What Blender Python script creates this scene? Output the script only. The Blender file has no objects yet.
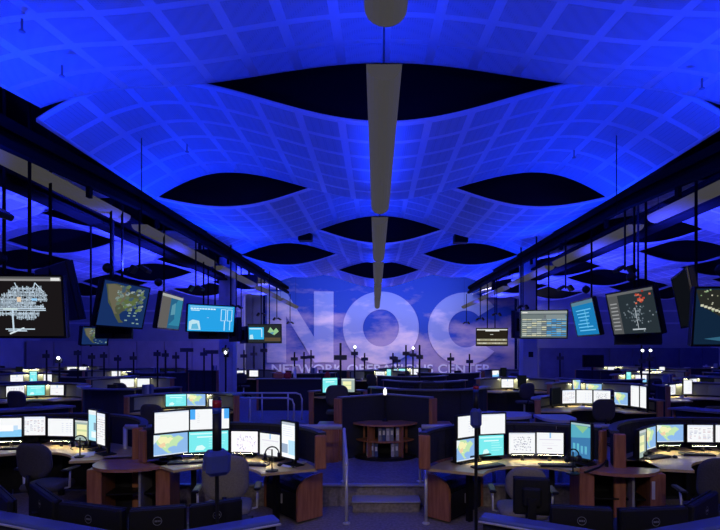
import bpy, math, random
from mathutils import Vector, Matrix
R = math.radians
scene = bpy.context.scene
COL = scene.collection

# ---------------------------------------------------------------- camera, world, exposure
F = 500.0                      # focal length in pixels of the 720 x 530 frame
PX0, PY0, EYE = 376.0, 348.0, 2.1
cam_d = bpy.data.cameras.new('camera'); cam = bpy.data.objects.new('camera', cam_d); COL.objects.link(cam)
cam_d.sensor_width = 36.0; cam_d.sensor_fit = 'HORIZONTAL'; cam_d.lens = 36.0 * F / 720.0
cam_d.shift_x = -(PX0 - 360.0) / 720.0
cam_d.shift_y = (PY0 - 265.0) / 720.0
cam_d.clip_start = 0.05; cam_d.clip_end = 200
cam.location = (0, 0, EYE); cam.rotation_euler = (R(90), 0, 0)
scene.camera = cam
w_ = bpy.data.worlds.new('world'); scene.world = w_; w_.use_nodes = True
w_.node_tree.nodes['Background'].inputs[0].default_value = (0.01, 0.03, 0.5, 1)
w_.node_tree.nodes['Background'].inputs[1].default_value = 0.06
vs = scene.view_settings
vs.view_transform = 'Standard'; vs.look = 'None'; vs.exposure = 0.0; vs.gamma = 1.0; vs.use_curve_mapping = False

BLUE = (0.001, 0.026, 1.0)       # the room's blue uplighting
VIOLET = (0.022, 0.034, 1.0)
UP_POWER = 28.0                  # watts of one centre trough lamp
SIDE_POWER = 30.0
AISLE_POWER = 50.0
WASH_POWER = 1250.0
FLOOD_POWER = 66.0
FILL_POWER = 210.0

def area(name, loc, rot, sx, sy, power, color, parent=None, spread=180):
    l = bpy.data.lights.new(name, 'AREA'); l.shape = 'RECTANGLE'; l.size = sx; l.size_y = sy
    l.energy = power; l.color = color; l.spread = R(spread)
    o = bpy.data.objects.new(name, l); COL.objects.link(o); o.location = loc; o.rotation_euler = rot
    o.parent = parent
    return o

def at(px, py, d):
    return Vector(((px - PX0) * d / F, d, EYE - (py - PY0) * d / F))
def xd(px, d):
    return (px - PX0) * d / F

# ---------------------------------------------------------------- materials
MATS = {}
def mat(name, col, rough=0.6, metal=0.0, emit=None, estr=0.0, spec=0.5):
    if name in MATS: return MATS[name]
    m = bpy.data.materials.new(name); m.use_nodes = True
    b = m.node_tree.nodes['Principled BSDF']
    b.inputs['Base Color'].default_value = (*col, 1); b.inputs['Roughness'].default_value = rough
    b.inputs['Metallic'].default_value = metal; b.inputs['Specular IOR Level'].default_value = spec
    if emit:
        b.inputs['Emission Color'].default_value = (*emit, 1); b.inputs['Emission Strength'].default_value = estr
    MATS[name] = m
    return m
def noise_mat(name, c1, c2, scale, rough=0.6, stretch=(1, 1, 1), detail=4, bump=0.0, lo=.35, hi=.65):
    m = mat(name, c1, rough); nt = m.node_tree; b = nt.nodes['Principled BSDF']
    tc = nt.nodes.new('ShaderNodeTexCoord'); mp = nt.nodes.new('ShaderNodeMapping'); mp.inputs['Scale'].default_value = stretch
    n = nt.nodes.new('ShaderNodeTexNoise'); n.inputs['Scale'].default_value = scale; n.inputs['Detail'].default_value = detail
    r = nt.nodes.new('ShaderNodeValToRGB'); r.color_ramp.elements[0].position = lo; r.color_ramp.elements[1].position = hi
    r.color_ramp.elements[0].color = (*c1, 1); r.color_ramp.elements[1].color = (*c2, 1)
    nt.links.new(tc.outputs['Object'], mp.inputs[0]); nt.links.new(mp.outputs[0], n.inputs['Vector'])
    nt.links.new(n.outputs['Fac'], r.inputs[0]); nt.links.new(r.outputs[0], b.inputs['Base Color'])
    if bump:
        bp = nt.nodes.new('ShaderNodeBump'); bp.inputs['Strength'].default_value = bump; bp.inputs['Distance'].default_value = .01
        nt.links.new(n.outputs['Fac'], bp.inputs['Height']); nt.links.new(bp.outputs[0], b.inputs['Normal'])
    return m
WOOD = noise_mat('cherry_wood', (.32, .115, .052), (.46, .185, .088), 5, .42, (6, 6, .6))
WOODTOP = noise_mat('cherry_worktop', (.36, .15, .09), (.48, .22, .14), 5, .3, (1.2, 7, 1))
OAK = noise_mat('pale_worktop', (.60, .43, .17), (.68, .51, .23), 4, .4, (1, 6, 1))
CARPET = noise_mat('carpet', (.21, .18, .185), (.32, .28, .285), 30, .95, bump=.3)
FABRIC = noise_mat('navy_fabric', (.016, .018, .03), (.026, .028, .045), 60, .9)
LEDGE = mat('ledge_laminate', (.17, .17, .20), .35)
LEDGED = mat('ledge_dark', (.05, .05, .07), .4)
BLACK = mat('black_plastic', (.010, .010, .013), .5, spec=.3)
BLACKG = mat('black_gloss', (.010, .010, .012), .22)
CHAIRF = noise_mat('chair_charcoal', (.05, .047, .045), (.075, .07, .066), 80, .85)
CHAIRG = noise_mat('chair_grey', (.20, .18, .15), (.26, .235, .195), 80, .85)
STEEL = mat('brushed_steel', (.66, .66, .68), .35, .35)
GREY = mat('grey_metal', (.30, .30, .31), .5)
TROUGH = mat('trough_shell', (.05, .048, .042), .85, 0, (.95, .90, .78), .052, spec=.1)  # faint emission stands in for dim warm light on the dark shell
TROUGHIN = mat('trough_white', (.8, .8, .8), .6)
SHEET = mat('ceiling_margin', (.90, .90, .92), .75, spec=.2)
DARKSTEEL = mat('dark_steel', (.005, .005, .007), .85, spec=.08)
PLENUM = mat('plenum', (.006, .006, .009), .95)
DUCT = mat('duct', (.03, .03, .035), .8)
WALL = noise_mat('painted_wall', (.40, .40, .46), (.44, .44, .5), 2, .8)
WALLD = noise_mat('dark_panel', (.10, .11, .22), (.13, .14, .26), 2, .5)
WALLG = noise_mat('grey_room_wall', (.52, .44, .48), (.58, .50, .54), 2, .8)
COLM = noise_mat('column_paint', (.46, .45, .5), (.5, .49, .54), 3, .7)
WHITEP = mat('white_paper', (.8, .8, .76), .8)
SIGN = mat('sign_face', (.05, .05, .07), .5)
LAMPW = mat('led_bar', (.9, .9, .9), .5, 0, (1.0, .86, .52), 80.0)
LAMPS = mat('led_bar_far', (.9, .9, .9), .5, 0, (1.0, .93, .64), 30.0)
REDLENS = mat('red_lens', (.30, .012, .02), .25)
BLUELENS = mat('blue_lens', (.02, .05, .35), .25)
POINTW = mat('lamp_white', (1, 1, 1), .5, 0, (.9, .97, 1.0), 9.0)
RED = mat('red_cloth', (.55, .04, .03), .7)
ORANGE = mat('orange_cloth', (.65, .20, .10), .7)
NOSE = mat('nosing', (.42, .42, .47), .3)
BINDER = [mat('binder_grey', (.22, .24, .32), .6), mat('binder_white', (.5, .5, .56), .6), mat('binder_blue', (.05, .08, .25), .6)]
SCREEN = bpy.data.materials.new('screen'); SCREEN.use_nodes = True
nt = SCREEN.node_tree; nt.nodes.clear()
o_ = nt.nodes.new('ShaderNodeOutputMaterial'); e_ = nt.nodes.new('ShaderNodeEmission'); a_ = nt.nodes.new('ShaderNodeAttribute'); a_.attribute_name = 'col'
nt.links.new(a_.outputs['Color'], e_.inputs[0]); nt.links.new(e_.outputs[0], o_.inputs[0]); e_.inputs[1].default_value = 1.0
# perforated ceiling panel
PERF = mat('perforated_panel', (.5, .5, .52), .8, spec=.2); nt = PERF.node_tree; b = nt.nodes['Principled BSDF']
tc = nt.nodes.new('ShaderNodeTexCoord'); vo = nt.nodes.new('ShaderNodeTexVoronoi'); vo.inputs['Scale'].default_value = 36; vo.inputs['Randomness'].default_value = 0.0
rp = nt.nodes.new('ShaderNodeValToRGB'); rp.color_ramp.elements[0].position = .2; rp.color_ramp.elements[1].position = .3
rp.color_ramp.elements[0].color = (.42, .42, .45, 1); rp.color_ramp.elements[1].color = (.64, .64, .67, 1)
nt.links.new(tc.outputs['Object'], vo.inputs['Vector']); nt.links.new(vo.outputs['Distance'], rp.inputs[0]); nt.links.new(rp.outputs[0], b.inputs['Base Color'])
# printed sky mural
def sky_mat(name, hi1, hi2, lo1, lo2):
    m = mat(name, (.3, .3, .6), .7, spec=.2); nt = m.node_tree; b = nt.nodes['Principled BSDF']
    g = nt.nodes.new('ShaderNodeNewGeometry'); mp = nt.nodes.new('ShaderNodeMapping'); mp.inputs['Scale'].default_value = (.30, .3, .75)
    n = nt.nodes.new('ShaderNodeTexNoise'); n.inputs['Scale'].default_value = 1.0; n.inputs['Detail'].default_value = 7; n.inputs['Roughness'].default_value = .56
    sp = nt.nodes.new('ShaderNodeSeparateXYZ'); mr = nt.nodes.new('ShaderNodeMapRange')
    mr.inputs[1].default_value = 0.6; mr.inputs[2].default_value = 5.6; mr.inputs[3].default_value = .13; mr.inputs[4].default_value = -.09
    ad = nt.nodes.new('ShaderNodeMath'); ad.operation = 'ADD'
    cl = nt.nodes.new('ShaderNodeValToRGB'); cl.color_ramp.elements[0].position = .45; cl.color_ramp.elements[1].position = .64
    cl.color_ramp.elements[0].color = (0, 0, 0, 1); cl.color_ramp.elements[1].color = (1, 1, 1, 1)
    gr = nt.nodes.new('ShaderNodeMapRange'); gr.inputs[1].default_value = .5; gr.inputs[2].default_value = 6
    skyc = nt.nodes.new('ShaderNodeMix'); skyc.data_type = 'RGBA'; skyc.inputs[6].default_value = (*lo1, 1); skyc.inputs[7].default_value = (*hi1, 1)
    cloud = nt.nodes.new('ShaderNodeMix'); cloud.data_type = 'RGBA'; cloud.inputs[6].default_value = (*lo2, 1); cloud.inputs[7].default_value = (*hi2, 1)
    mx = nt.nodes.new('ShaderNodeMix'); mx.data_type = 'RGBA'
    L = nt.links.new
    L(g.outputs['Position'], mp.inputs[0]); L(mp.outputs[0], n.inputs['Vector']); L(g.outputs['Position'], sp.inputs[0])
    L(sp.outputs['Z'], mr.inputs[0]); L(sp.outputs['Z'], gr.inputs[0]); L(n.outputs['Fac'], ad.inputs[0]); L(mr.outputs[0], ad.inputs[1]); L(ad.outputs[0], cl.inputs[0])
    L(gr.outputs[0], skyc.inputs[0]); L(gr.outputs[0], cloud.inputs[0])
    L(cl.outputs[0], mx.inputs[0]); L(skyc.outputs[2], mx.inputs[6]); L(cloud.outputs[2], mx.inputs[7]); L(mx.outputs[2], b.inputs['Base Color'])
    return m
MURAL = sky_mat('sky_mural', (.008, .045, .40), (.26, .22, .44), (.04, .10, .45), (.52, .40, .54))
LETTER = sky_mat('sky_mural_letter', (.16, .24, .60), (.58, .50, .66), (.34, .38, .66), (.95, .78, .82))

# ---------------------------------------------------------------- mesh helpers
class MB:
    def __init__(s): s.v = []; s.f = []; s.c = []
    def add(s, vs, fs, M=None, col=None):
        k = len(s.v)
        s.v += [tuple(M @ Vector(p)) if M is not None else tuple(p) for p in vs]
        s.f += [tuple(i + k for i in f) for f in fs]
        s.c += [col] * len(fs)
        return s
    def box(s, c, d, rz=0, M=None):
        x, y, z = d[0] / 2, d[1] / 2, d[2] / 2
        vs = [(-x, -y, -z), (x, -y, -z), (x, y, -z), (-x, y, -z), (-x, -y, z), (x, -y, z), (x, y, z), (-x, y, z)]
        T = Matrix.Translation(c) @ Matrix.Rotation(rz, 4, 'Z')
        if M is not None: T = M @ T
        return s.add(vs, [(0, 3, 2, 1), (4, 5, 6, 7), (0, 1, 5, 4), (1, 2, 6, 5), (2, 3, 7, 6), (3, 0, 4, 7)], T)
    def bbox(s, c, d, b, M=None):
        """box with chamfered edges"""
        x, y, z = d[0] / 2, d[1] / 2, d[2] / 2; b = min(b, x * .9, y * .9, z * .9)
        pts = []
        for sz in (-1, 1):
            for sx, sy in ((-1, -1), (1, -1), (1, 1), (-1, 1)):
                pts += [(sx * (x - b), sy * (y - b), sz * z), (sx * (x - b), sy * y, sz * (z - b)), (sx * x, sy * (y - b), sz * (z - b))]
        import bmesh as _b
        bm = _b.new(); [bm.verts.new(p) for p in pts]; r = _b.ops.convex_hull(bm, input=bm.verts); bm.verts.ensure_lookup_table(); bm.verts.index_update()
        vs = [v.co.copy() for v in bm.verts]; fs = [tuple(v.index for v in f.verts) for f in bm.faces]; bm.free()
        T = Matrix.Translation(c)
        if M is not None: T = M @ T
        return s.add(vs, fs, T)
    def prism(s, poly, z0, z1, M=None):
        n = len(poly)
        vs = [(p[0], p[1], z0) for p in poly] + [(p[0], p[1], z1) for p in poly]
        fs = [tuple(range(n))[::-1], tuple(range(n, 2 * n))] + [(i, (i + 1) % n, n + (i + 1) % n, n + i) for i in range(n)]
        return s.add(vs, fs, M)
    def cyl(s, p, q, r, n=10, r2=None):
        return s.tube([p, q], r, n, r2)
    def tube(s, path, r, n=8, r2=None):
        path = [Vector(p) for p in path]; m = len(path); k = len(s.v); vs = []; fs = []
        for i, p in enumerate(path):
            t = (path[min(i + 1, m - 1)] - path[max(i - 1, 0)]).normalized()
            u = t.orthogonal().normalized() if abs(t.z) < .95 else Vector((1, 0, 0))
            u = (u - t * u.dot(t)).normalized(); w = t.cross(u)
            if abs(t.z) < .95:
                w = Vector((0, 0, 1)); w = (w - t * w.dot(t)).normalized(); u = w.cross(t)
            rr = r if r2 is None else r + (r2 - r) * i / (m - 1)
            vs += [p + (u * math.cos(2 * math.pi * j / n) + w * math.sin(2 * math.pi * j / n)) * rr for j in range(n)]
        for i in range(m - 1):
            fs += [(i * n + j, i * n + (j + 1) % n, (i + 1) * n + (j + 1) % n, (i + 1) * n + j) for j in range(n)]
        fs += [tuple(range(n))[::-1], tuple(range((m - 1) * n, m * n))]
        return s.add(vs, fs)
    def lathe(s, prof, n=14, c=(0, 0, 0), axis='Z'):
        vs = []; fs = []; m = len(prof)
        for (r, z) in prof:
            for j in range(n):
                a = 2 * math.pi * j / n
                vs.append((c[0] + r * math.cos(a), c[1] + r * math.sin(a), c[2] + z))
        for i in range(m - 1):
            fs += [(i * n + j, i * n + (j + 1) % n, (i + 1) * n + (j + 1) % n, (i + 1) * n + j) for j in range(n)]
        fs += [tuple(range(n))[::-1], tuple(range((m - 1) * n, m * n))]
        return s.add(vs, fs)
    def mesh(s, name, m, smooth=False):
        me = bpy.data.meshes.new(name); me.from_pydata(s.v, [], s.f); me.materials.append(m)
        if any(c is not None for c in s.c):
            a = me.color_attributes.new('col', 'FLOAT_COLOR', 'CORNER'); buf = []
            for f, c in zip(s.f, s.c): buf += [c[0], c[1], c[2], 1.0] * len(f)
            a.data.foreach_set('color', buf)
        if smooth: me.polygons.foreach_set('use_smooth', [True] * len(me.polygons))
        me.update(); return me
    def build(s, name, m, parent=None, smooth=False):
        return place(name, s.mesh(name, m, smooth), parent)
def place(name, me, parent=None, loc=None, rot=None):
    o = bpy.data.objects.new(name, me); COL.objects.link(o); o.parent = parent
    if loc is not None: o.location = loc
    if rot is not None: o.rotation_euler = rot
    return o
def tag(o, label, cat=None, group=None, kind=None):
    o['label'] = label
    if cat: o['category'] = cat
    if group: o['group'] = group
    if kind: o['kind'] = kind
    return o
def thing(name, label, cat, loc=(0, 0, 0), rz=0, group=None):
    o = bpy.data.objects.new(name, None); COL.objects.link(o); o.location = loc; o.rotation_euler = (0, 0, rz); o.empty_display_size = .1
    return tag(o, label, cat, group)
def struct(name, mb, m, label, parent=None):
    o = mb.build(name, m, parent)
    if parent is None: o['kind'] = 'structure'; o['label'] = label
    return o
KIDS = {}
def kids(o):
    return o.children
def dup(root, loc, rz, label, group=None):
    r = root.copy(); COL.objects.link(r); r.location = loc; r.rotation_euler = (root.rotation_euler.x, root.rotation_euler.y, rz); r['label'] = label
    if group: r['group'] = group
    for ch in list(root.children):
        c = ch.copy(); COL.objects.link(c); c.parent = r
        for g in list(ch.children):
            d = g.copy(); COL.objects.link(d); d.parent = c
    return r
ORD = ['first', 'second', 'third', 'fourth', 'fifth', 'sixth', 'seventh', 'eighth', 'ninth', 'tenth', 'eleventh', 'twelfth', 'thirteenth', 'fourteenth', 'fifteenth', 'sixteenth']


# ---------------------------------------------------------------- room shell
XC = 0.12
struct('floor', MB().box((0, 15, -.05), (46, 46, .1)), CARPET, 'dark carpet floor of the operations room')
MW = 32.5                                  # the mural wall
o = struct('wall_back', MB().box((.9, MW + .15, 3.5), (16.2, .3, 7)), MURAL, 'sky mural wall with white cloud print behind the NOC letters')
struct('wall_left', MB().box((-20.5, 15, 3.5), (.3, 40, 7)), WALL, 'painted side wall')
struct('wall_right', MB().box((20.5, 15, 3.5), (.3, 40, 7)), WALL, 'painted side wall')
struct('wall_back_left', MB().box((-14.2, 30.5, 3.5), (12.4, .3, 7)), WALL, 'plain painted wall behind the side aisle with grey rooms')
struct('wall_back_right', MB().box((14.9, 30.5, 3.5), (11.4, .3, 7)), WALL, 'plain painted wall behind the side aisle with the black TV')
def panelled(name, x0, x1, y, z1, n, label):
    o = struct(name, MB().box(((x0 + x1) / 2, y + .1, z1 / 2), (x1 - x0, .1, z1)), WALLD, label)
    w = (x1 - x0) / n
    for i in range(n):
        MB().box((x0 + (i + .5) * w, y + .03, z1 / 2), (w - .05, .06, z1 - .1)).build('panel', WALLD, o)
    return o
panelled('wall_recess_left', -9.2, -7.25, 31.9, 6.8, 3, 'dark panelled wall between column and mural')
panelled('wall_recess_right', 9.05, 10.6, 31.9, 6.8, 3, 'dark panelled wall between mural and column')
# grey glazed rooms under the left wall, dark dado on the right
g = struct('wall_grey_room', MB().box((-14.6, 29.0, 1.25), (11.2, .12, 2.5)), WALLG, 'low grey partition room against the wall')
for i in range(7): MB().box((-19.4 + i * 1.6, 28.9, 1.25), (1.52, .1, 2.46)).build('panel', WALLG, g)
g = struct('wall_dado_right', MB().box((15.2, 29.8, 1.05), (11.0, .12, 2.1)), WALLD, 'dark blue dado under the painted wall')
for i in range(8): MB().box((10.4 + i * 1.38, 29.71, 1.05), (1.34, .08, 2.06)).build('panel', WALLD, g)
for i, z in enumerate((3.6, 4.35)):
    o = MB().box((-13.9, 30.28, z), (11.4, .08, .10)).build('trim_%d' % (i + 1), mat('trim_light', (.7, .68, .74), .5)); tag(o, 'pale conduit rail running along the painted wall', kind='structure')
    o = MB().box((15.0, 30.28, z), (11.0, .08, .10)).build('trim_%d' % (i + 3), MATS['trim_light']); tag(o, 'pale conduit rail running along the painted wall', kind='structure')
struct('ceiling_slab', MB().box((0, 15, 7.1), (46, 46, .2)), PLENUM, 'dark slab above the wavy ceiling')
for k, (y, z, r) in enumerate(((5.6, 6.3, .22), (7.8, 6.5, .3), (11.6, 6.3, .25), (15.6, 6.4, .25), (22.4, 6.4, .22))):
    o = MB().cyl((-4.1, y, z), (4.1, y, z), r, 14).build('duct', DUCT, None, True)
    tag(o, 'round dark duct crossing above the %s gap in the ceiling' % ('first', 'first gap far edge', 'second', 'third', 'fifth')[k].replace('first gap far edge', 'first front'), 'duct')

# ---------------------------------------------------------------- wavy ceiling
ZC, AMP, WV, HW = 5.30, .36, 3.15, 4.72
YB = [3.04 + 3.52 * k for k in range(7)]
def zwave(x, s, c=XC, w=WV, a=AMP): return ZC - s * a * math.cos(math.pi * (x - c) / w)
def band(y0, y1, x0, x1, s, near, far, label, ncol, nrow, single, c=XC, w=WV, skip=0, a=.34, drop=0.0):
    """one corrugated strip of ceiling; its perforated panels hang 12 mm proud of the plain sheet"""
    NX = ncol * 4; t = .05; mb = MB(); vs = []; fs = []
    def dr(x): return -drop * max(0.0, (abs(x - XC) - 3.0) / 1.7) ** 2
    def z(x, y): return zwave(x, s, c, w, a) + dr(x) + near + (far - near) * (y - y0) / (y1 - y0)
    for lay in (0, t):
        for y in (y0, y1):
            for i in range(NX + 1):
                x = x0 + (x1 - x0) * i / NX; vs.append((x, y, z(x, y) + lay))
    m = NX + 1
    for i in range(NX):
        fs += [(i, i + 1, m + i + 1, m + i), (2 * m + i, 3 * m + i, 3 * m + i + 1, 2 * m + i + 1), (i, 2 * m + i, 2 * m + i + 1, i + 1), (m + i, m + i + 1, 3 * m + i + 1, 3 * m + i)]
    mb.add(vs, fs); o = mb.build('ceiling', SHEET, None, True); tag(o, label, kind='structure')
    pw, pd, gp = (x1 - x0) / ncol, (y1 - y0) / nrow, .055
    sl = (far - near) / (y1 - y0)
    allp = MB()
    for i in range(ncol):
        xa, xb = x0 + i * pw + gp, x0 + (i + 1) * pw - gp; xm = (xa + xb) / 2; zm = z(xm, y0 + pd / 2) - near
        vs = []; fs = []; n = 4
        for lay in (-.003, .004):
            for yy in (-pd / 2 + gp, pd / 2 - gp):
                for q in range(n + 1):
                    x = xa + (xb - xa) * q / n; vs.append((x - xm, yy, zwave(x, s, c, w, a) + dr(x) - zwave(xm, s, c, w, a) - dr(xm) + yy * sl + lay))
        m2 = n + 1
        for q in range(n):
            fs += [(q, q + 1, m2 + q + 1, m2 + q), (q, 2 * m2 + q, 2 * m2 + q + 1, q + 1), (m2 + q, m2 + q + 1, 3 * m2 + q + 1, 3 * m2 + q)]
        fs += [(0, m2, 3 * m2, 2 * m2), (n, 2 * m2 + n, 3 * m2 + n, m2 + n)]
        me = MB().add(vs, fs).mesh('panel', PERF) if single else None
        for j in range(skip, nrow):
            yc = y0 + (j + .5) * pd; zz = z(xm, yc)
            if single: place('panel', me, o, (xm, yc, zz))
            else: allp.add(vs, fs, Matrix.Translation((xm, yc, zz)))
    bf = MB(); yb = y0 + .7; nb = NX
    vs = []
    for yy in (yb, yb + .06):
        for i in range(nb + 1): x = x0 + (x1 - x0) * i / nb; vs.append((x, yy, z(x, yy) + t))
        for i in range(nb + 1): x = x0 + (x1 - x0) * i / nb; vs.append((x, yy, 7.0))
    q = nb + 1; fs = []
    for i in range(nb): fs += [(i, i + 1, q + i + 1, q + i), (2 * q + i + 1, 2 * q + i, 3 * q + i, 3 * q + i + 1), (i + 1, i, 2 * q + i, 2 * q + i + 1)]
    bf.add(vs, fs).build('added_gap_curtain', PLENUM, o)  # dark curtain added above the strip so the ceiling gaps stay black
    if not single:
        p = allp.build('perforated_panelling', PERF, o); p['kind'] = 'stuff'
    return o
for k in range(6):
    s = -1 if k % 2 == 0 else 1
    far = .38 if k == 0 else .05; near = .02 if k == 1 else -.05
    hw = HW - (.2, .14, .05, 0, 0, 0)[k]
    band(YB[k], YB[k + 1], XC - hw, XC + hw, s, near, far, '%s wavy perforated ceiling strip over the main aisle' % ORD[k], 16, 6, k <= 2, skip=1 if k == 0 else 0, a=(.16, .29)[k] if k < 2 else .34, drop=(.50, .34, .10, .05, 0, 0)[k])
band(-4.0, 3.02, XC - HW, XC + HW, 1, 0, 0, 'wavy ceiling strip above the gallery', 16, 11, False)
def side_bays(sign, y0, pitch, n, word, c0, w):
    for k in range(n):
        s = -1 if k % 2 == 0 else 1
        x0, x1 = sorted((XC + sign * 6.05, XC + sign * 19.9))
        band(y0 + k * pitch, y0 + (k + 1) * pitch, x0, x1, s, -.05, .05, '%s wavy ceiling strip over the %s side aisle' % (ORD[k], word), 22, 5, False, c=sign * c0, w=w)
# strip k has its far edge arched up at the lens; lens at c0 for even k
side_bays(-1, 5.75, 3.1, 8, 'left', 9.5, 3.2)
side_bays(1, 7.35, 3.1, 8, 'right', 10.4, 3.2)

# ---------------------------------------------------------------- girders, edge trusses, columns
for sg, word in ((-1, 'left'), (1, 'right')):
    t = thing('ceiling_edge_truss', 'black steel edge truss along the %s side of the wavy ceiling' % word, 'truss', (XC, 0, 5.0))
    PS = [Vector(q) for q in ((sg * 4.42, 1.0, -.82), (sg * 4.52, 5.9, -.60), (sg * 4.66, 9.5, -.31), (sg * 4.74, 16.4, -.16), (sg * 4.78, 26.5, -.08))]
    for a, b_ in zip(PS, PS[1:]):
        for nm, dx, z0, z1, w in (('lower_chord', 0, .06, .17, .12), ('web_plate', .07, .12, .32, .04), ('upper_chord', .04, .29, .43, .16)):
            x0, x1 = a.x + sg * dx, b_.x + sg * dx
            vs = [(x0 - w / 2, a.y, a.z + z0), (x0 + w / 2, a.y, a.z + z0), (x0 + w / 2, a.y, a.z + z1), (x0 - w / 2, a.y, a.z + z1), (x1 - w / 2, b_.y, b_.z + z0), (x1 + w / 2, b_.y, b_.z + z0), (x1 + w / 2, b_.y, b_.z + z1), (x1 - w / 2, b_.y, b_.z + z1)]
            MB().add(vs, [(0, 1, 2, 3), (7, 6, 5, 4), (0, 4, 5, 1), (1, 5, 6, 2), (2, 6, 7, 3), (3, 7, 4, 0)]).build(nm, DARKSTEEL, t)
    for k in range(9):
        y = 2.6 + k * 2.6; sgm = next(q for q in range(4) if PS[q + 1].y >= y); f = (y - PS[sgm].y) / (PS[sgm + 1].y - PS[sgm].y); q = PS[sgm].lerp(PS[sgm + 1], f)
        MB().box((q.x, y, q.z - .02), (.06, .09, .18)).build('bracket', DARKSTEEL, t)
    X2 = XC + sg * 5.82
    t = thing('girder', 'deep black girder carrying the hung screens on the %s column line' % word, 'girder', (X2, 0, 4.62))
    MB().box((0, 9.6, .03), (.34, 18.2, .06)).build('lower_flange', DARKSTEEL, t)
    MB().box((0, 9.6, .21), (.14, 18.2, .32)).build('web', DARKSTEEL, t)
    MB().box((0, 9.6, .40), (.34, 18.2, .06)).build('upper_flange', DARKSTEEL, t)
    cx = xd(228 if sg < 0 else 528, 18.9)
    c = thing('column', 'square painted column carrying the %s girder' % word, 'column', (cx, 18.9, 0)); c['kind'] = 'structure'
    MB().bbox((0, 0, 2.75), (.54, .54, 5.5), .03).build('shaft', COLM, c)
    MB().box((0, 0, .08), (.6, .6, .16)).build('plinth', GREY, c)
    MB().box((.02, -.285, 1.86), (.17, .03, .2)).build('call_box', BLACK, c)

# ---------------------------------------------------------------- trough lamps
def trough_mesh(L, w=.33, dep=.15):
    n = 10; vs = []; fs = []
    for y in (-L / 2, L / 2):
        for i in range(n + 1):
            a = math.pi * i / n; vs.append((-math.cos(a) * w / 2, y, -math.sin(a) * dep))
    m = n + 1
    for i in range(n): fs.append((i, i + 1, m + i + 1, m + i))
    inn = []
    for y in (-L / 2 + .01, L / 2 - .01):
        for i in range(n + 1):
            a = math.pi * i / n; inn.append((-math.cos(a) * (w / 2 - .012), y, -math.sin(a) * (dep - .012)))
    k = 2 * m
    fs2 = [(k + i, k + m + i, k + m + i + 1, k + i + 1) for i in range(n)]
    ends = [tuple(range(m))[::-1], tuple(range(m, 2 * m))]
    rim = [(0, m, k + m, k), (n, k + n, k + m + n, m + n)]
    return MB().add(vs + inn, fs + fs2 + ends + rim)
def trough(x, y0, y1, z, power, label, color=BLUE, cat='trough lamp', tilt=0):
    L = y1 - y0
    t = thing('trough_lamp', label, cat, (x, (y0 + y1) / 2, z), 0, 'hanging trough uplights')
    trough_mesh(L).build('shell', TROUGH, t, False)
    MB().box((0, 0, -.055), (.05, L - .3, .04)).build('lamp_tube', TROUGHIN, t)
    for e in (-1, 1):
        MB().cyl((0, e * (L / 2 - .12), -.05), (0, e * (L / 2 - .12), 6.98 - z), .006, 6).build('hanger_rod', DARKSTEEL, t)
    area('trough_light', (0, 0, -.02), (R(180), R(tilt), 0), .22, L - .1, power * L / 4.5, color, t)
ZT = 4.70
CY = [(-1.2, 3.82), (4.58, 9.15), (9.92, 14.3), (15.1, 19.5), (20.2, 24.7), (25.4, 31.2)]
CN = ['overhead', 'long', 'third', 'fourth', 'fifth', 'last']
for k, (a, b_) in enumerate(CY):
    trough(.075, a, b_, ZT, UP_POWER * (.45 if k > 4 else 1), '%s grey trough uplight hanging over the centre aisle' % ('overhead first', 'second and longest-looking', 'third', 'fourth', 'fifth', 'last')[k])
SY = [(-.6, 3.9), (4.6, 9.9), (10.6, 15.2), (15.9, 20.4), (21.1, 25.6), (26.2, 31.4)]
for sg, word in ((-1, 'left'), (1, 'right')):
    X = -5.02 if sg < 0 else 5.52
    for k, (a, b_) in enumerate(SY):
        trough(X, a, b_, 4.72, SIDE_POWER * (.5 if k > 4 else 1), '%s trough uplight in line beside the %s edge truss' % (ORD[k], word), BLUE)
def flood(label, x, y, z, sg):  # floods added to spread blue light over the main and side ceilings
    t = thing('added_flood', label, 'added flood', (x, y, z), 0, 'added blue floods')
    for q, tl, pw in ((-1, 34, 1.0), (1, 54, 3.4)):
        M = Matrix.Translation((sg * q * .12, 0, .06)) @ Matrix.Rotation(R(sg * q * tl), 4, 'Y')
        MB().bbox((0, 0, 0), (.16, .22, .07), .012, M).build('housing', BLACK, t); MB().box((0, 0, .037), (.13, .19, .004), 0, M).build('lens', BLUELENS, t)
        l = area('added_flood_light', (0, 0, 0), (0, 0, 0), .12, .18, FLOOD_POWER * pw, BLUE if q < 0 else VIOLET, t, 170 if q < 0 else 110); l.matrix_local = M @ Matrix.Translation((0, 0, .045)) @ Matrix.Rotation(R(180), 4, 'X')
    MB().cyl((0, 0, .04), (0, 0, (4.5 if z > 3.45 and y < 7 else 5.02) - z), .02, 8).build('pole', DARKSTEEL, t)
for sg, word in ((-1, 'left'), (1, 'right')):
    for k, y in enumerate((2.6, 5.6, 9.6, 12.6, 16.6, 20.2, 23.4, 27.0)):
        flood('%s added blue flood lamp hung among the %s screens' % (ORD[k], word), XC + sg * (4.44 if y < 8 else 4.66 if y < 14 else 4.76), y, 3.55 if y < 15 else 3.4, sg)
# wall washers that light the mural
t = thing('wall_washer', 'long wall washer lamp above the mural wall', 'lamp', (.9, 27.6, 6.55))
MB().box((0, 0, .07), (15, .3, .14)).build('housing', DARKSTEEL, t)
area('wash_light', (0, 0, -.02), (R(-50), 0, 0), 14.5, .22, WASH_POWER, (.66, .62, 1.0), t).rotation_euler = (R(52), 0, 0)

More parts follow.
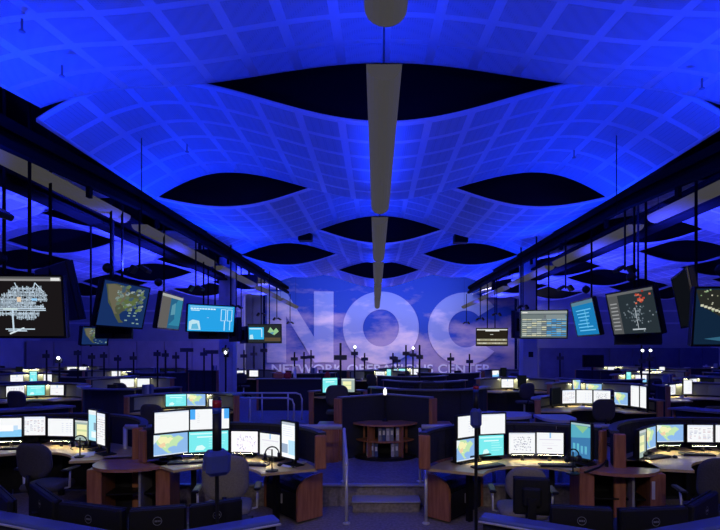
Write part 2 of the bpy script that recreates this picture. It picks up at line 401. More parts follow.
# warm fill lights added above and behind the camera to light the front rows
for k, x in enumerate((-3.6, -1.2, 1.2, 3.6)):
    t = thing('fill_downlight', '%s added warm can fill light above and behind the viewer' % ORD[k], 'downlight', (x, -1.6, 4.45), 0, 'added fill lights')
    MB().lathe([(.07, 0), (.085, .0), (.085, .22), (.03, .24)], 16).build('can', BLACK, t, True); MB().cyl((0, 0, .24), (0, 0, .62), .012, 6).build('rod', DARKSTEEL, t)
    l = bpy.data.lights.new('downlight', 'SPOT'); l.energy = FILL_POWER; l.color = (1.0, .86, .76); l.spot_size = R(74); l.spot_blend = .7; l.shadow_soft_size = .06
    q = bpy.data.objects.new('downlight', l); COL.objects.link(q); q.parent = t; q.location = (0, 0, -.01)
    q.rotation_euler = (R(63), 0, 0)
# sprinklers and ceiling speakers
k = 0
for (px, py, zo) in ((62, 68, 0), (702, 81, 0), (187, 146, 0), (574, 152, 0), (22, 22, 0)):
    d = 3.1 * F / (PY0 - py); x = xd(px, d)
    t = thing('sprinkler', 'small sprinkler head under the ceiling, %s of five' % ORD[k], 'sprinkler', (x, d, EYE + 3.1 - .07)); k += 1
    MB().cyl((0, 0, 0), (0, 0, .10), .012, 8).build('drop_pipe', GREY, t); MB().lathe([(.005, -.03), (.03, -.025), (.03, -.015), (.012, -.01), (.012, 0)], 10).build('deflector', GREY, t)
for px, py, word in ((305.5, 237, 'left'), (460.5, 239, 'right')):
    p = at(px, py, 14.6)
    t = thing('ceiling_speaker', 'small black box speaker hung under the ceiling %s of the centre lamps' % word, 'speaker', (p.x, p.y, p.z - .13))
    MB().bbox((0, 0, .13), (.40, .3, .25), .02).build('cabinet', BLACK, t); MB().box((0, -.155, .13), (.34, .012, .2)).build('grille', DARKSTEEL, t)
    MB().cyl((0, 0, .25), (0, 0, .42), .012, 6).build('bracket', DARKSTEEL, t)
for px, y0, d, word in ((141.5, 120, 8.0, 'left'), (616.5, 128, 8.0, 'right')):
    x = xd(px, d)
    o = MB().cyl((x, d, 4.25), (x, d, 5.5), .008, 6).build('hanging_cable', DARKSTEEL); tag(o, 'thin cable hanging from the ceiling strip on the %s' % word, 'cable')

# ---------------------------------------------------------------- mural letters
def glyph(name, outer, hole, label, cat='letter', y=MW - .05, th=.06):
    """letter with its own thickness; outer/hole are lists of (x, z)"""
    mb = MB(); n = len(outer)
    if hole:
        for i in range(n):
            j = (i + 1) % n
            a, b, c, d = outer[i], outer[j], hole[j], hole[i]
            mb.add([(a[0], y - th / 2, a[1]), (b[0], y - th / 2, b[1]), (c[0], y - th / 2, c[1]), (d[0], y - th / 2, d[1])], [(0, 1, 2, 3)])
            mb.add([(a[0], y + th / 2, a[1]), (b[0], y + th / 2, b[1]), (b[0], y - th / 2, b[1]), (a[0], y - th / 2, a[1])], [(0, 1, 2, 3)])
            mb.add([(d[0], y + th / 2, d[1]), (c[0], y + th / 2, c[1]), (c[0], y - th / 2, c[1]), (d[0], y - th / 2, d[1])], [(3, 2, 1, 0)])
    else:
        M = Matrix(((1, 0, 0, 0), (0, 0, 1, y), (0, 1, 0, 0), (0, 0, 0, 1)))
        mb.prism(outer, -th / 2, th / 2, M)
    o = mb.build(name, LETTER); return tag(o, label, cat, 'big letters on the sky mural')
def wz(px, py): p = at(px, py, MW - .06); return (p.x, p.z)
glyph('letter', [wz(*q) for q in ((267, 291.5), (286, 291.5), (314, 337), (314, 291.5), (333.5, 291.5), (333.5, 362.5), (314.5, 362.5), (286, 316), (286, 362.5), (267, 362.5))], None, 'giant pale cloud-filled letter N on the mural')
n = 64
glyph('letter', [wz(381 + 38 * math.cos(2 * math.pi * i / n), 328 + 36.5 * math.sin(2 * math.pi * i / n)) for i in range(n)],
      [wz(381 + 18 * math.cos(2 * math.pi * i / n), 328 + 18.5 * math.sin(2 * math.pi * i / n)) for i in range(n)], 'giant pale cloud-filled letter O on the mural')
out = []; a0 = 38; nn = 50
for i in range(nn + 1): a = R(a0 + (360 - 2 * a0) * i / nn); out.append(wz(465 + 37 * math.cos(a), 329 + 36.5 * math.sin(a)))
inn = []
for i in range(nn + 1): a = R(a0 + 6 + (360 - 2 * a0 - 12) * i / nn); inn.append(wz(466 + 17.5 * math.cos(a), 329 + 18.5 * math.sin(a)))
glyph('letter', out + inn[::-1], None, 'giant pale cloud-filled letter C on the mural')
# the line of small lettering below
fc = bpy.data.curves.new('mural_caption', 'FONT'); fc.body = 'NETWORK OPERATIONS CENTER'; fc.size = .80; fc.extrude = .03; fc.space_character = 1.02; fc.align_x = 'LEFT'; fc.offset = .012
tmp = bpy.data.objects.new('tmp', fc); COL.objects.link(tmp); bpy.context.view_layer.update()
me = bpy.data.meshes.new_from_object(tmp.evaluated_get(bpy.context.evaluated_depsgraph_get())); bpy.data.objects.remove(tmp)
me.materials.clear(); me.materials.append(mat('caption_white', (.95, .93, .95), .5))
xs = [v.co.x for v in me.vertices]; sc_ = (xd(490, MW) - xd(271, MW)) / (max(xs) - min(xs))
for v in me.vertices: v.co.x *= sc_
o = place('mural_caption', me, None, (xd(271, MW), MW - .04, EYE - (373 - PY0) * MW / F), (R(90), 0, 0)); tag(o, 'row of small white lettering reading NETWORK OPERATIONS CENTER under the big letters', 'lettering')

# ---------------------------------------------------------------- screen pictures
def lerp(a, b, t): return tuple(a[i] + (b[i] - a[i]) * t for i in range(3))
NA = [(.10, .92), (.30, .97), (.55, .93), (.62, .80), (.74, .88), (.88, .72), (.80, .62), (.72, .50), (.70, .36), (.62, .40), (.52, .36), (.46, .28), (.50, .16), (.58, .10), (.48, .08), (.38, .22), (.30, .38), (.20, .52), (.16, .70)]
SA = [(.56, .10), (.66, .12), (.70, .0), (.54, .0)]
def picture(kind, W, H, seed=1):
    """flat emissive picture W x H in the xz plane facing -y, drawn from layered shapes"""
    rnd = random.Random(seed); mb = MB(); lay = [0]
    def y(): lay[0] += 1; return -.0004 * min(lay[0], 8)
    def rect(x0, y0, x1, y1, c, yy=None):
        yy = y() if yy is None else yy
        mb.add([((x0 - .5) * W, yy, (y0 - .5) * H), ((x1 - .5) * W, yy, (y0 - .5) * H), ((x1 - .5) * W, yy, (y1 - .5) * H), ((x0 - .5) * W, yy, (y1 - .5) * H)], [(0, 1, 2, 3)], None, c)
    def poly(pts, c, yy=None):
        yy = y() if yy is None else yy
        mb.add([((p[0] - .5) * W, yy, (p[1] - .5) * H) for p in pts], [tuple(range(len(pts)))], None, c)
    def line(a, b, w, c, yy=-.003):
        dx, dy = (b[0] - a[0]) * W, (b[1] - a[1]) * H; L = math.hypot(dx, dy) or 1e-6; nx, ny = -dy / L * w / 2, dx / L * w / 2
        A = ((a[0] - .5) * W, (a[1] - .5) * H); B = ((b[0] - .5) * W, (b[1] - .5) * H)
        mb.add([(A[0] - nx, yy, A[1] - ny), (B[0] - nx, yy, B[1] - ny), (B[0] + nx, yy, B[1] + ny), (A[0] + nx, yy, A[1] + ny)], [(0, 1, 2, 3)], None, c)
    def text(x0, x1, yy0, n, step, c, h=.02):
        for i in range(n): rect(x0, yy0 - i * step, x0 + (x1 - x0) * rnd.uniform(.5, 1), yy0 - i * step + h, c, -.002)
    WH = (.93, .95, .97)
    if kind == 'blank':
        rect(0, 0, 1, 1, WH); rect(0, .93, 1, 1, (.75, .8, .9)); text(.1, .4, .8, 2, .1, (.85, .85, .85))
    elif kind == 'sheet':
        rect(0, 0, 1, 1, WH); rect(0, .9, 1, 1, (.8, .86, 1.0))
        for i in range(9):
            for j in range(6):
                if rnd.random() < .75: rect(.08 + j * .15, .78 - i * .075, .08 + j * .15 + rnd.uniform(.05, .12), .81 - i * .075, rnd.choice([(.45, .47, .62), (.6, .6, .7), (.62, .45, .5)]), -.002)
    elif kind == 'list':
        rect(0, 0, 1, 1, WH)
        for j in (.55, .72, .86): text(j, j + .1, .72, 5, .12, (.55, .58, .8))
    elif kind == 'browser':
        rect(0, 0, 1, 1, WH); rect(0, 0, 1, .38, (.25, .62, .95)); rect(.05, .30, .7, .62, (1.0, 1.0, 1.05)); rect(.7, .35, .86, .6, (.55, .75, .95)); rect(.02, .5, .08, .6, (.9, .3, .3))
    elif kind == 'bluebar':
        rect(0, 0, 1, 1, WH); rect(0, .5, .13, 1, (.08, .42, .95)); rect(.87, .5, 1, 1, (.08, .42, .95)); text(.18, .26, .8, 6, .09, (.7, .7, .75))
    elif kind == 'map':
        rect(0, 0, 1, 1, (.28, .50, .85)); p = [(a * 1.1 - .12, b * 1.02) for a, b in NA]; poly(p, (.55, .80, .45))
        poly([(a * .6 + .02, b * .6 + .32) for a, b in NA], (.92, .90, .50)); poly([(.0, .55), (.2, .95), (.0, 1)], (.85, .92, .9)); poly([(.12, .5), (.3, .62), (.34, .45), (.2, .36)], (.9, .65, .4))
        rect(0, 0, 1, .05, (.7, .8, .9))
    elif kind == 'teal':
        rect(0, 0, 1, 1, (.20, .85, .88)); rect(.03, .86, .97, .93, (.6, 1, 1)); rect(.2, .70, .8, .76, (.75, 1.0, 1.0)); poly([(.15, .08), (.2, .3), (.33, .34), (.42, .2), (.36, .08)], (.7, 1.0, .98)); text(.5, .95, .6, 4, .12, (.4, .95, .95), .04)
    elif kind == 'diagram':
        rect(0, 0, 1, 1, WH); rect(0, .93, 1, 1, (.7, .75, .85))
        for i in range(8):
            for j in range(9):
                x, yy = .2 + j * .075, .2 + i * .08
                if rnd.random() < .8: line((x, yy), (x + rnd.uniform(-.04, .05), yy + rnd.uniform(-.05, .06)), W * .022, rnd.choice([(.05, .06, .12), (.2, .22, .35), (.12, .1, .3)]))
    elif kind == 'scribble':
        rect(0, 0, 1, 1, (1.05, 1.0, 1.05))
        for i in range(46):
            x, yy = rnd.uniform(.2, .88), rnd.uniform(.18, .8); line((x, yy), (x + rnd.uniform(-.05, .05), yy + rnd.uniform(-.14, .1)), W * .014, rnd.choice([(.35, .35, .6), (.5, .45, .7), (.3, .35, .55)]))
    elif kind == 'page':
        rect(0, 0, 1, 1, WH); rect(.48, .75, .54, 1, (.3, .55, .9)); rect(.1, .66, .92, .70, (.75, .72, .85)); text(.2, .9, .5, 2, .1, (.85, .8, .9)); rect(.4, .25, .58, .29, (.6, .5, .6))
    elif kind == 'portrait':
        rect(0, 0, 1, 1, (1.0, 1.05, 1.1)); rect(0, .92, 1, 1, (.5, .55, .65)); rect(0, .12, .45, .38, (.35, .45, .6)); rect(.5, .1, 1, .5, (.5, .8, 1.0)); text(.1, .9, .85, 5, .06, (.8, .8, .9))
    elif kind == 'portrait_blue':
        rect(0, 0, 1, 1, (.05, .20, .42)); rect(0, .94, 1, 1, (.35, .55, .6)); poly([(0, .55), (1, .62), (1, .9), (0, .94)], (.10, .42, .55)); poly([(.2, .93), (.9, .93), (.6, .72)], (.25, .55, .30))
        for i in range(10): rect(.1 + .2 * (i % 4), .12 + .05 * (i // 4), .22 + .2 * (i % 4), .3 + .05 * (i // 4), (.12, .33 + .02 * i, .62), -.002)
    elif kind == 'cyanstrip':
        rect(0, 0, 1, 1, (.45, .85, 1.0)); rect(0, .85, 1, 1, (.85, .9, .95)); rect(.3, .1, 1, .3, (.9, 1, 1)); rect(.55, .35, .8, .6, (.25, .35, .45))
    elif kind == 'greenwin':
        rect(0, 0, 1, 1, (.35, .45, .42)); rect(.1, .2, .75, .8, (.9, .9, .5)); rect(.1, .45, .75, .55, (.65, .75, .4)); rect(0, .9, 1, 1, (.6, .65, .65))
    elif kind == 'satmap':
        rect(0, 0, 1, 1, (.008, .028, .12)); poly([(a * 1.05 - .06, b) for a, b in NA], (.07, .085, .05)); poly([(a * .62 + .02, b * .75 + .22) for a, b in NA], (.13, .12, .08))
        poly([(.45, .6), (.62, .72), (.80, .70), (.70, .52), (.55, .45)], (.10, .14, .05))
        for i in range(70):
            x, yy = rnd.uniform(.3, .9), rnd.uniform(.4, .95); r = rnd.uniform(.02, .06)
            poly([(x + r * math.cos(q), yy + r * .9 * math.sin(q + .4)) for q in (0, 1.3, 2.4, 3.6, 5)], rnd.choice([(.18, .24, .22), (.12, .18, .06), (.26, .32, .32), (.05, .09, .14), (.10, .15, .1)]))
        for i in range(8):
            x, yy = rnd.uniform(.5, .95), rnd.uniform(.05, .35); rect(x, yy, x + .06, yy + .03, (.2, .32, .3), -.002)
    elif kind == 'tree':
        rect_, line_ = rect, line; sx = lambda x: .53 + (x - .30) * .62
        rect(0, 0, 1, 1, (.010, .008, .009)); rect(0, .93, 1, .965, (.28, .27, .27)); rect(0, .965, 1, 1, (.10, .10, .10)); rect(.90, .935, .985, .985, (.75, .75, .75))
        C = (.55, .68, .80)
        rect = lambda x0, y0, x1, y1, c, yy=None: rect_(sx(x0), y0, sx(x1), y1, c, yy)
        line = lambda a, b, w, c: line_((sx(a[0]), a[1]), (sx(b[0]), b[1]), w, c)
        for yy, xa, xb, nn_ in ((.80, .30, .76, 16), (.74, .26, .8, 18), (.69, .16, .84, 24), (.62, .08, .84, 26), (.56, .10, .66, 24), (.50, .0, .78, 26), (.38, .10, .70, 24), (.32, .36, .66, 10)):
            for i in range(nn_):
                x = xa + (xb - xa) * i / nn_; hgt = rnd.uniform(.03, .10)
                for s_ in (0, 1): line((x + s_ * .012, yy - hgt / 2), (x + s_ * .012 + rnd.uniform(-.01, .01), yy + hgt / 2), .008, lerp((.2, .25, .3), C, rnd.random()))
                rect(x, yy - .01, x + .025, yy + .012, lerp((.25, .3, .35), C, rnd.random()), -.0032)
        for i in range(60): rect(*(lambda x, yy: (x, yy, x + .018, yy + .022))(rnd.uniform(.10, .42), rnd.uniform(.48, .60)), lerp((.15, .2, .25), (.4, .5, .6), rnd.random()), -.0034)
        for yy, xa, xb in ((.46, .05, .80), (.43, .05, .80), (.11, .18, .62), (.08, .22, .5)): rect(xa, yy, xb, yy + .018, C, -.0034)
        line((.30, .10), (.30, .46), .022, C); line((.24, .04), (.46, .14), .02, (.7, .8, .85)); line((.42, .74), (.36, .90), .012, C); line((.62, .74), (.66, .9), .012, C); line((.66, .9), (.78, .75), .012, C)
        rect(.38, .58, .44, .66, (.8, .6, .42), -.0036); rect(.60, .60, .68, .64, (.3, .6, .9), -.0036); rect(.16, .45, .38, .47, (.6, .75, .7), -.0036)
    elif kind == 'cyandash':
        rect(0, 0, 1, 1, (.02, .36, .80)); rect(.04, .92, .96, .97, (.2, .55, .85))
        for i in range(9): rect(.05 + i * .06, .84, .05 + i * .06 + .05, .89, (.65, .9, 1.0), -.002)
        rect(.06, .78, .24, .82, (.5, .8, .95))
        for x in (.70, .84):
            for (a, b, c_, d_) in ((x, .42, x + .015, .88), (x + .10, .42, x + .115, .88), (x, .86, x + .11, .88), (x, .42, x + .11, .44)): rect(a, b, c_, d_, (.55, .85, 1.0), -.002)
        rect(.78, .04, .80, .42, (.55, .85, 1.0), -.002); rect(.90, .06, .92, .42, (.4, .75, .95), -.002)
        poly([(.03, .05), (.03, .36), (.10, .44), (.24, .40), (.28, .05)], (.5, .78, .88)); poly([(.08, .08), (.09, .26), (.2, .3), (.24, .08)], (.12, .48, .72))
        rect(.4, .52, .44, .54, (.4, .7, 1.0), -.002)
    elif kind == 'split':
        rect(0, 0, 1, 1, (.02, .025, .03)); rect(.02, .18, .48, .85, (.03, .45, .85)); rect(.04, .74, .4, .80, (.6, .85, .95)); poly([(.04, .2), (.05, .42), (.14, .45), (.16, .2)], (.5, .8, .9)); rect(.4, .3, .43, .78, (.5, .8, .95))
        poly([(.60, .60), (.68, .86), (.78, .66), (.86, .82), (.94, .62), (.80, .42)], (.30, .55, .28)); poly([(.66, .55), (.8, .6), (.75, .45)], (.10, .3, .45)); rect(.5, .08, 1, .28, (.10, .07, .04))
    elif kind == 'table':
        rect(0, 0, 1, 1, (.10, .13, .14)); rect(0, .9, 1, 1, (.3, .34, .34)); text(.03, .2, .92, 1, .1, (.8, .8, .75), .04)
        for i in range(11):
            for j in range(9):
                c = rnd.choice([(.62, .62, .42), (.5, .56, .5), (.2, .25, .3), (.30, .36, .36)]) if j < 5 else rnd.choice([(.05, .28, .62), (.08, .36, .7), (.05, .15, .3), (.3, .45, .5)])
                if j < 5 and i > 8: c = (.16, .18, .2)
                rect(.03 + j * .107, .06 + i * .075, .03 + j * .107 + .1, .06 + i * .075 + rnd.choice([.035, .055]), c, -.002)
        rect(.03, .7, .5, .86, (.16, .2, .2), -.003); text(.06, .3, .82, 2, .06, (.5, .55, .5)); rect(.55, .7, .97, .86, (.22, .27, .28), -.003)
    elif kind == 'rows':
        rect(0, 0, 1, 1, (.02, .015, .01)); rect(0, .9, 1, .97, (.65, .66, .62)); rect(.28, .84, .74, .90, (.8, .82, .8)); rect(.44, .63, .54, .67, (.5, .5, .45), -.002)
        for yy in (.10, .30):
            rect(0, yy - .04, 1, yy + .10, (.24, .22, .14))
            for i in range(22): rect(.02 + i * .044, yy, .02 + i * .044 + .034, yy + .06, rnd.choice([(.7, .72, .66), (.55, .52, .4), (.4, .36, .25)]), -.004)
    elif kind == 'darkside':
        rect(0, 0, 1, 1, (.020, .030, .038)); rect(0, 0, .24, 1, (.085, .09, .095)); rect(0, .94, 1, 1, (.12, .125, .13))
        for i in range(90):
            x = .58 + rnd.gauss(0, .11); yy = .45 + rnd.gauss(0, .16); rect(x, yy, x + .025, yy + .03, lerp((.06, .09, .11), (.25, .3, .34), rnd.random()), -.002)
        for i in range(18):
            x = .74 + rnd.gauss(0, .07); yy = .76 + rnd.gauss(0, .06); rect(x, yy, x + .04, yy + .04, rnd.choice([(.5, .05, .03), (.35, .03, .02), (.6, .14, .08)]), -.003)
        line((.58, .1), (.58, .6), .015, (.5, .55, .6)); rect(.45, .08, .72, .11, (.45, .5, .55), -.003)
        for i in range(8): rect(.04, .1 + .09 * i, .2, .13 + .09 * i, (.3, .31, .32), -.002)
    elif kind == 'night':
        rect(0, 0, 1, 1, (.005, .018, .045)); poly([(0, .98), (1, .98), (1, .25), (.75, .20), (.55, .35), (.35, .38), (.2, .55), (.05, .7)], (.020, .022, .018))
        for i in range(150):
            x, yy = rnd.uniform(0, 1), rnd.uniform(.25, .97)
            if x + yy < .75 or yy < .55 - .3 * x: continue
            r = rnd.uniform(.006, .016); rect(x, yy, x + r, yy + r * 1.6, rnd.choice([(.5, .5, .4), (.65, .62, .5), (.3, .32, .2), (.25, .4, .2)]), -.002)
        for i in range(18): t_ = i / 17; rect(.05 + .6 * t_, .68 - .38 * t_, .05 + .6 * t_ + .03, .68 - .38 * t_ + .04, (.6, .6, .45), -.0025)
        poly([(.1, .1), (.35, .16), (.5, .12), (.3, .05)], (.03, .12, .2))
    elif kind == 'bluepanel':
        rect(0, 0, 1, 1, (.01, .20, .48)); rect(0, .9, 1, 1, (.1, .22, .3))
        for i in range(7): rect(.15 + rnd.uniform(0, .1), .12 + .1 * i, .6 + rnd.uniform(0, .3), .15 + .1 * i, (.15, .55, .85), -.002)
        rect(.55, .2, .60, .75, (.08, .4, .65))
    elif kind == 'streetmap':
        rect(0, 0, 1, 1, (.02, .12, .24)); rect(0, 0, .42, 1, (.12, .115, .11)); poly([(.45, .1), (.7, .3), (.62, .7), (.8, .95), (1, .9), (1, .1)], (.03, .22, .36)); poly([(.5, .4), (.7, .45), (.66, .8), (.5, .7)], (.1, .3, .4)); rect(0, .92, 1, 1, (.4, .42, .4))
    elif kind == 'off':
        rect(0, 0, 1, 1, (.004, .005, .008))
    return mb
PIC = {}
def pic_mesh(kind, W, H, seed=1):
    k = (kind, round(W, 3), round(H, 3), seed)
    if k not in PIC: PIC[k] = picture(kind, W, H, seed).mesh('screen', SCREEN)
    return PIC[k]

# ---------------------------------------------------------------- desk monitors
MON = {}
def monitor(label, x, y, yaw, W, H, zc, zdesk, kind, seed=1, group=None, logo=False, arm=False, name='monitor', pitch=0, simple=False):
    """flat monitor standing at (x, y) on a worktop, screen centre at height zc"""
    key = (round(W, 3), round(H, 3), round(zc - zdesk, 2), arm, logo)
    t = thing(name, label, 'monitor', (x, y, zdesk), yaw, group)
    b = .016; h = zc - zdesk
    if key not in MON:
        hb = MB(); hb.bbox((0, .028, h), (W + 2 * b, .05, H + 2 * b), .012); (hb.bbox((0, .06, h), (W * .6, .04, H * .6), .015) if not logo else None)
        fr = MB()
        for (cx, cz, dx, dz) in ((0, h + H / 2 + b / 2, W + 2 * b, b), (0, h - H / 2 - b / 2, W + 2 * b, b), (-W / 2 - b / 2, h, b, H), (W / 2 + b / 2, h, b, H)): fr.box((cx, -.001, cz), (dx, .012, dz))
        st = MB(); st.box((0, .085, max(h / 2, .02)), (.06, .03, max(h, .04)))
        bs = MB(); bs.bbox((0, .06, .008), (.24, .17, .014), .006)
        MON[key] = (hb.mesh('housing', BLACK), fr.mesh('bezel', BLACK), st.mesh('stand', BLACK), bs.mesh('base', BLACK))
    hm, fm, sm, bm_ = MON[key]
    place('housing', hm, t); place('bezel', fm, t); place('stand', sm, t)
    if not simple: place('base', bm_, t)
    place('screen', pic_mesh(kind, W, H, seed), t, (0, -.0005, h))
    if logo:
        mb = MB(); n = 20
        for i in range(n):
            a, c = 2 * math.pi * i / n, 2 * math.pi * (i + 1) / n
            mb.add([(.030 * math.cos(a), 0, .030 * math.sin(a)), (.030 * math.cos(c), 0, .030 * math.sin(c)), (.026 * math.cos(c), 0, .026 * math.sin(c)), (.026 * math.cos(a), 0, .026 * math.sin(a))], [(3, 2, 1, 0)])
        for xx in (-.016, -.005, .005, .014): mb.box((xx, 0, 0), (.007, .002, .012))
        o = mb.build('badge', mat('badge_silver', (.35, .36, .42), .35, .6), t); o.location = (0, .0545, h + H * .22)
    return t
def task_light(label, x, y, yaw, z, zd, L=.3, far=False, group=None):
    t = thing('task_light', label, 'light bar', (x, y, zd), yaw, group)
    h = z - zd
    MB().add([(-L / 2, -.022, h - .006), (L / 2, -.022, h - .006), (L / 2, .010, h - .016), (-L / 2, .010, h - .016)], [(0, 3, 2, 1)]).build('led_strip', LAMPS if far else LAMPW, t)
    MB().prism([(-.024, h + .006), (.012, h + .006), (.012, h - .018), (.0105, h - .018), (-.022, h - .0055), (-.024, h - .006)], -L / 2, L / 2, Matrix(((0, 0, 1, 0), (1, 0, 0, 0), (0, 1, 0, 0), (0, 0, 0, 1)))).build('hood', BLACK, t)
    MB().box((0, .016, (z - zd) / 2), (.04, .012, z - zd)).build('foot', BLACK, t)
    return t

# ---------------------------------------------------------------- task chairs
def slab(w, h, t, r, bow=0.0, n=6):
    """rounded upholstered slab in the xz plane, bowed about z"""
    ring = []
    for (cx, cz, a0) in ((w / 2 - r, h / 2 - r, 0), (-w / 2 + r, h / 2 - r, 90), (-w / 2 + r, -h / 2 + r, 180), (w / 2 - r, -h / 2 + r, 270)):
        for i in range(n + 1): a = R(a0 + 90 * i / n); ring.append((cx + r * math.cos(a), cz + r * math.sin(a)))
    m = len(ring); vs = []; fs = []
    lay = [(.72, -t / 2), (.95, -t / 2 * .8), (1.0, 0), (.95, t / 2 * .8), (.72, t / 2)]
    for s, y in lay:
        for p in ring: vs.append((p[0] * s, y - bow * (p[0] * s / (w / 2)) ** 2, p[1] * s))
    for k in range(len(lay) - 1): fs += [(k * m + i, k * m + (i + 1) % m, (k + 1) * m + (i + 1) % m, (k + 1) * m + i) for i in range(m)]
    for k, yy in ((0, -t / 2), (len(lay) - 1, t / 2)):
        c = len(vs); vs.append((0, yy * 1.05, 0)); b = k * m
        fs += [(b + (i + 1) % m, b + i, c) if k == 0 else (b + i, b + (i + 1) % m, c) for i in range(m)]
    return vs, fs
def make_chair(fab, label, loc, rz, group=None, bh=.46, bw=.46, arms=True):
    """operator faces +y; the back stands at -y"""
    t = thing('task_chair', label, 'chair', loc, rz, group)
    M = Matrix.Translation((0, 0, .47)) @ Matrix.Rotation(R(90), 4, 'X'); v, f = slab(.48, .46, .08, .12); MB().add(v, f, M).build('seat', fab, t, True)
    M = Matrix.Translation((0, -.25, .60 + bh / 2)) @ Matrix.Rotation(R(8), 4, 'X'); v, f = slab(bw, bh, .07, .15, -.05); MB().add(v, f, M).build('backrest', fab, t, True)
    MB().tube([(0, -.05, .42), (0, -.27, .44), (0, -.31, .56), (0, -.30, .66)], .022, 8).build('back_support', BLACK, t, True)
    MB().cyl((0, 0, .10), (0, 0, .43), .028, 10).build('gas_column', STEEL, t, True)
    for i in range(5):
        a = R(90 + 72 * i); p = Vector((.30 * math.cos(a), .30 * math.sin(a), .07))
        l = MB().tube([(0, 0, .12), p], .024, 6, .015).build('leg', BLACK, t)
        c = Vector((p.x, p.y, .03)); u = Vector((-math.sin(a), math.cos(a), 0)) * .02
        MB().cyl(c - u, c + u, .03, 10).build('caster', BLACK, l)
    if arms:
        for s in (-1, 1):
            MB().tube([(s * .2, -.02, .44), (s * .29, -.02, .46), (s * .30, -.02, .66)], .014, 6).build('arm_post', STEEL, t, True)
            MB().bbox((s * .30, .0, .675), (.07, .26, .03), .012).build('armrest', BLACK, t)
    return t

# ---------------------------------------------------------------- workstations
def arc_pts(r, a0, a1, n): return [(r * math.sin(R(a0 + (a1 - a0) * i / n)), r * math.cos(R(a0 + (a1 - a0) * i / n))) for i in range(n + 1)]
WS = {}
def workstation(label, cx, cy, rot, ro, ri, a0, a1, H=1.14, z0=0.0, ledge=.02, npan=5, top=OAK, far=False, group=None, raised=False):
    """concave desk around an operator at (cx, cy) who faces +y turned by rot"""
    t = thing('workstation', label, 'workstation', (cx, cy, z0), rot, group)
    key = (ro, ri, a0, a1, H, ledge, npan, far, top.name, raised); zb = .735 if raised else .0
    if key not in WS:
        L = []
        mb = MB(); n = 16; mb.prism(arc_pts(ro - .03, a0, a1, n) + arc_pts(ri, a0, a1, n)[::-1], .705, .735); L.append(('worktop', mb.mesh('worktop', top)))
        for i in range(npan):
            b0 = a0 + (a1 - a0) * i / npan; b1 = a0 + (a1 - a0) * (i + 1) / npan; g = .25
            k = 4 if not far else 3
            mb = MB().prism(arc_pts(ro + .06, b0 + g, b1 - g, k) + arc_pts(ro, b0 + g, b1 - g, k)[::-1], zb + .02, H - .03); L.append(('partition_panel', mb.mesh('partition_panel', FABRIC)))
            mb = MB().prism(arc_pts(ro + .07 + ledge * .5, b0, b1, k) + arc_pts(ro - ledge * .5, b0, b1, k)[::-1], H - .03, H); L.append(('ledge', mb.mesh('ledge', LEDGE if ledge > .05 else LEDGED)))
        for a in (a0, a1):
            s = 1 if a > 0 else -1; aa = R(a + s * 2)
            M = Matrix.Translation((math.sin(aa) * (ro + .0), math.cos(aa) * (ro + .0), (H + zb) / 2 - .01)) @ Matrix.Rotation(-aa, 4, 'Z')
            L.append(('end_panel', MB().bbox((0, 0, 0), (.05, .13, H - zb - .02), .012, M).mesh('end_panel', WOOD)))
        if not far:
            for a in (a0 * .5, a1 * .5, a0 * .05):
                aa = R(a); L.append(('desk_leg', MB().box((math.sin(aa) * (ro - .2), math.cos(aa) * (ro - .2), .35), (.06, .06, .70), -aa).mesh('desk_leg', BLACK)))
            if not raised: L.append(('modesty_panel', MB().prism(arc_pts(ro - .05, a0, a1, 12) + arc_pts(ro - .07, a0, a1, 12)[::-1], .1, .7).mesh('modesty_panel', BLACK)))
        if far: L.append(('tackboard', MB().prism(arc_pts(ro - .005, a0 + 6, a1 - 6, 8) + arc_pts(ro - .02, a0 + 6, a1 - 6, 8)[::-1], .78, H - .06).mesh('tackboard', mat('tackboard_green_grey', (.23, .25, .19), .9))))
        WS[key] = L
    for nm, me in WS[key]: place(nm, me, t)
    return t
ZD = .735
A_ = workstation('outer workstation with six screens beside the wall side, behind charcoal chair', -4.4, 5.85, 0, 1.5, .72, -85, 76, npan=6); A_['label'] = 'curved workstation with pale desk under the network-graph screen'
B_ = workstation('x', -1.8, 5.2, 0, 1.25, .6, -50, 68, raised=True); B_['label'] = 'curved workstation with stacked map screens just left of the steps'
C_ = workstation('x', 1.72, 5.2, 0, 1.25, .6, -68, 50, raised=True); C_['label'] = 'curved workstation with stacked tinted screens just right of the steps'
D_ = workstation('x', 4.25, 5.4, 0, 1.5, .72, -76, 85, npan=6); D_['label'] = 'curved workstation with tan desk under the night-map screen'

def mon_px(label, px, py, d, W, H, yaw, kind, seed=1, **k):
    p = at(px, py, d); return monitor(label, p.x, p.y, R(yaw), W, H, p.z, ZD, kind, seed, 'front row desk monitors', **k)
mon_px('monitor with a blank white page, upper outer one of the stacked four beside the map', 172.3, 421.7, 6.08, .41, .25, 38, 'blank')
mon_px('monitor with blue side bars, upper one over the turquoise screen', 209.8, 419, 6.25, .46, .25, 16, 'bluebar')
mon_px('monitor showing a blue and green map, lower outer one of the stacked four', 171.6, 444, 6.02, .41, .25, 38, 'map')
mon_px('turquoise monitor with white bars below the blue-barred screen', 208.8, 441.3, 6.2, .46, .25, 16, 'teal')
mon_px('monitor with a violet scribbled network drawing beside the stacked screens', 244.6, 441.8, 6.25, .34, .262, -5, 'scribble', 3)
mon_px('white page monitor turned inward beside the portrait screen left of the steps', 270, 444.6, 6.05, .33, .262, -32, 'page', 4)
mon_px('bright portrait monitor with dark and cyan blocks at the desk end left of the steps', 288.5, 440, 5.78, .25, .41, -43, 'portrait', 5)
mon_px('monitor with a white and sky-blue web page at the end of the outer desk', 8, 427.5, 7.0, .35, .262, 9, 'browser', 2)
mon_px('monitor with a grey spreadsheet behind the charcoal chair', 33.3, 425.9, 7.1, .335, .262, 3, 'sheet', 3)
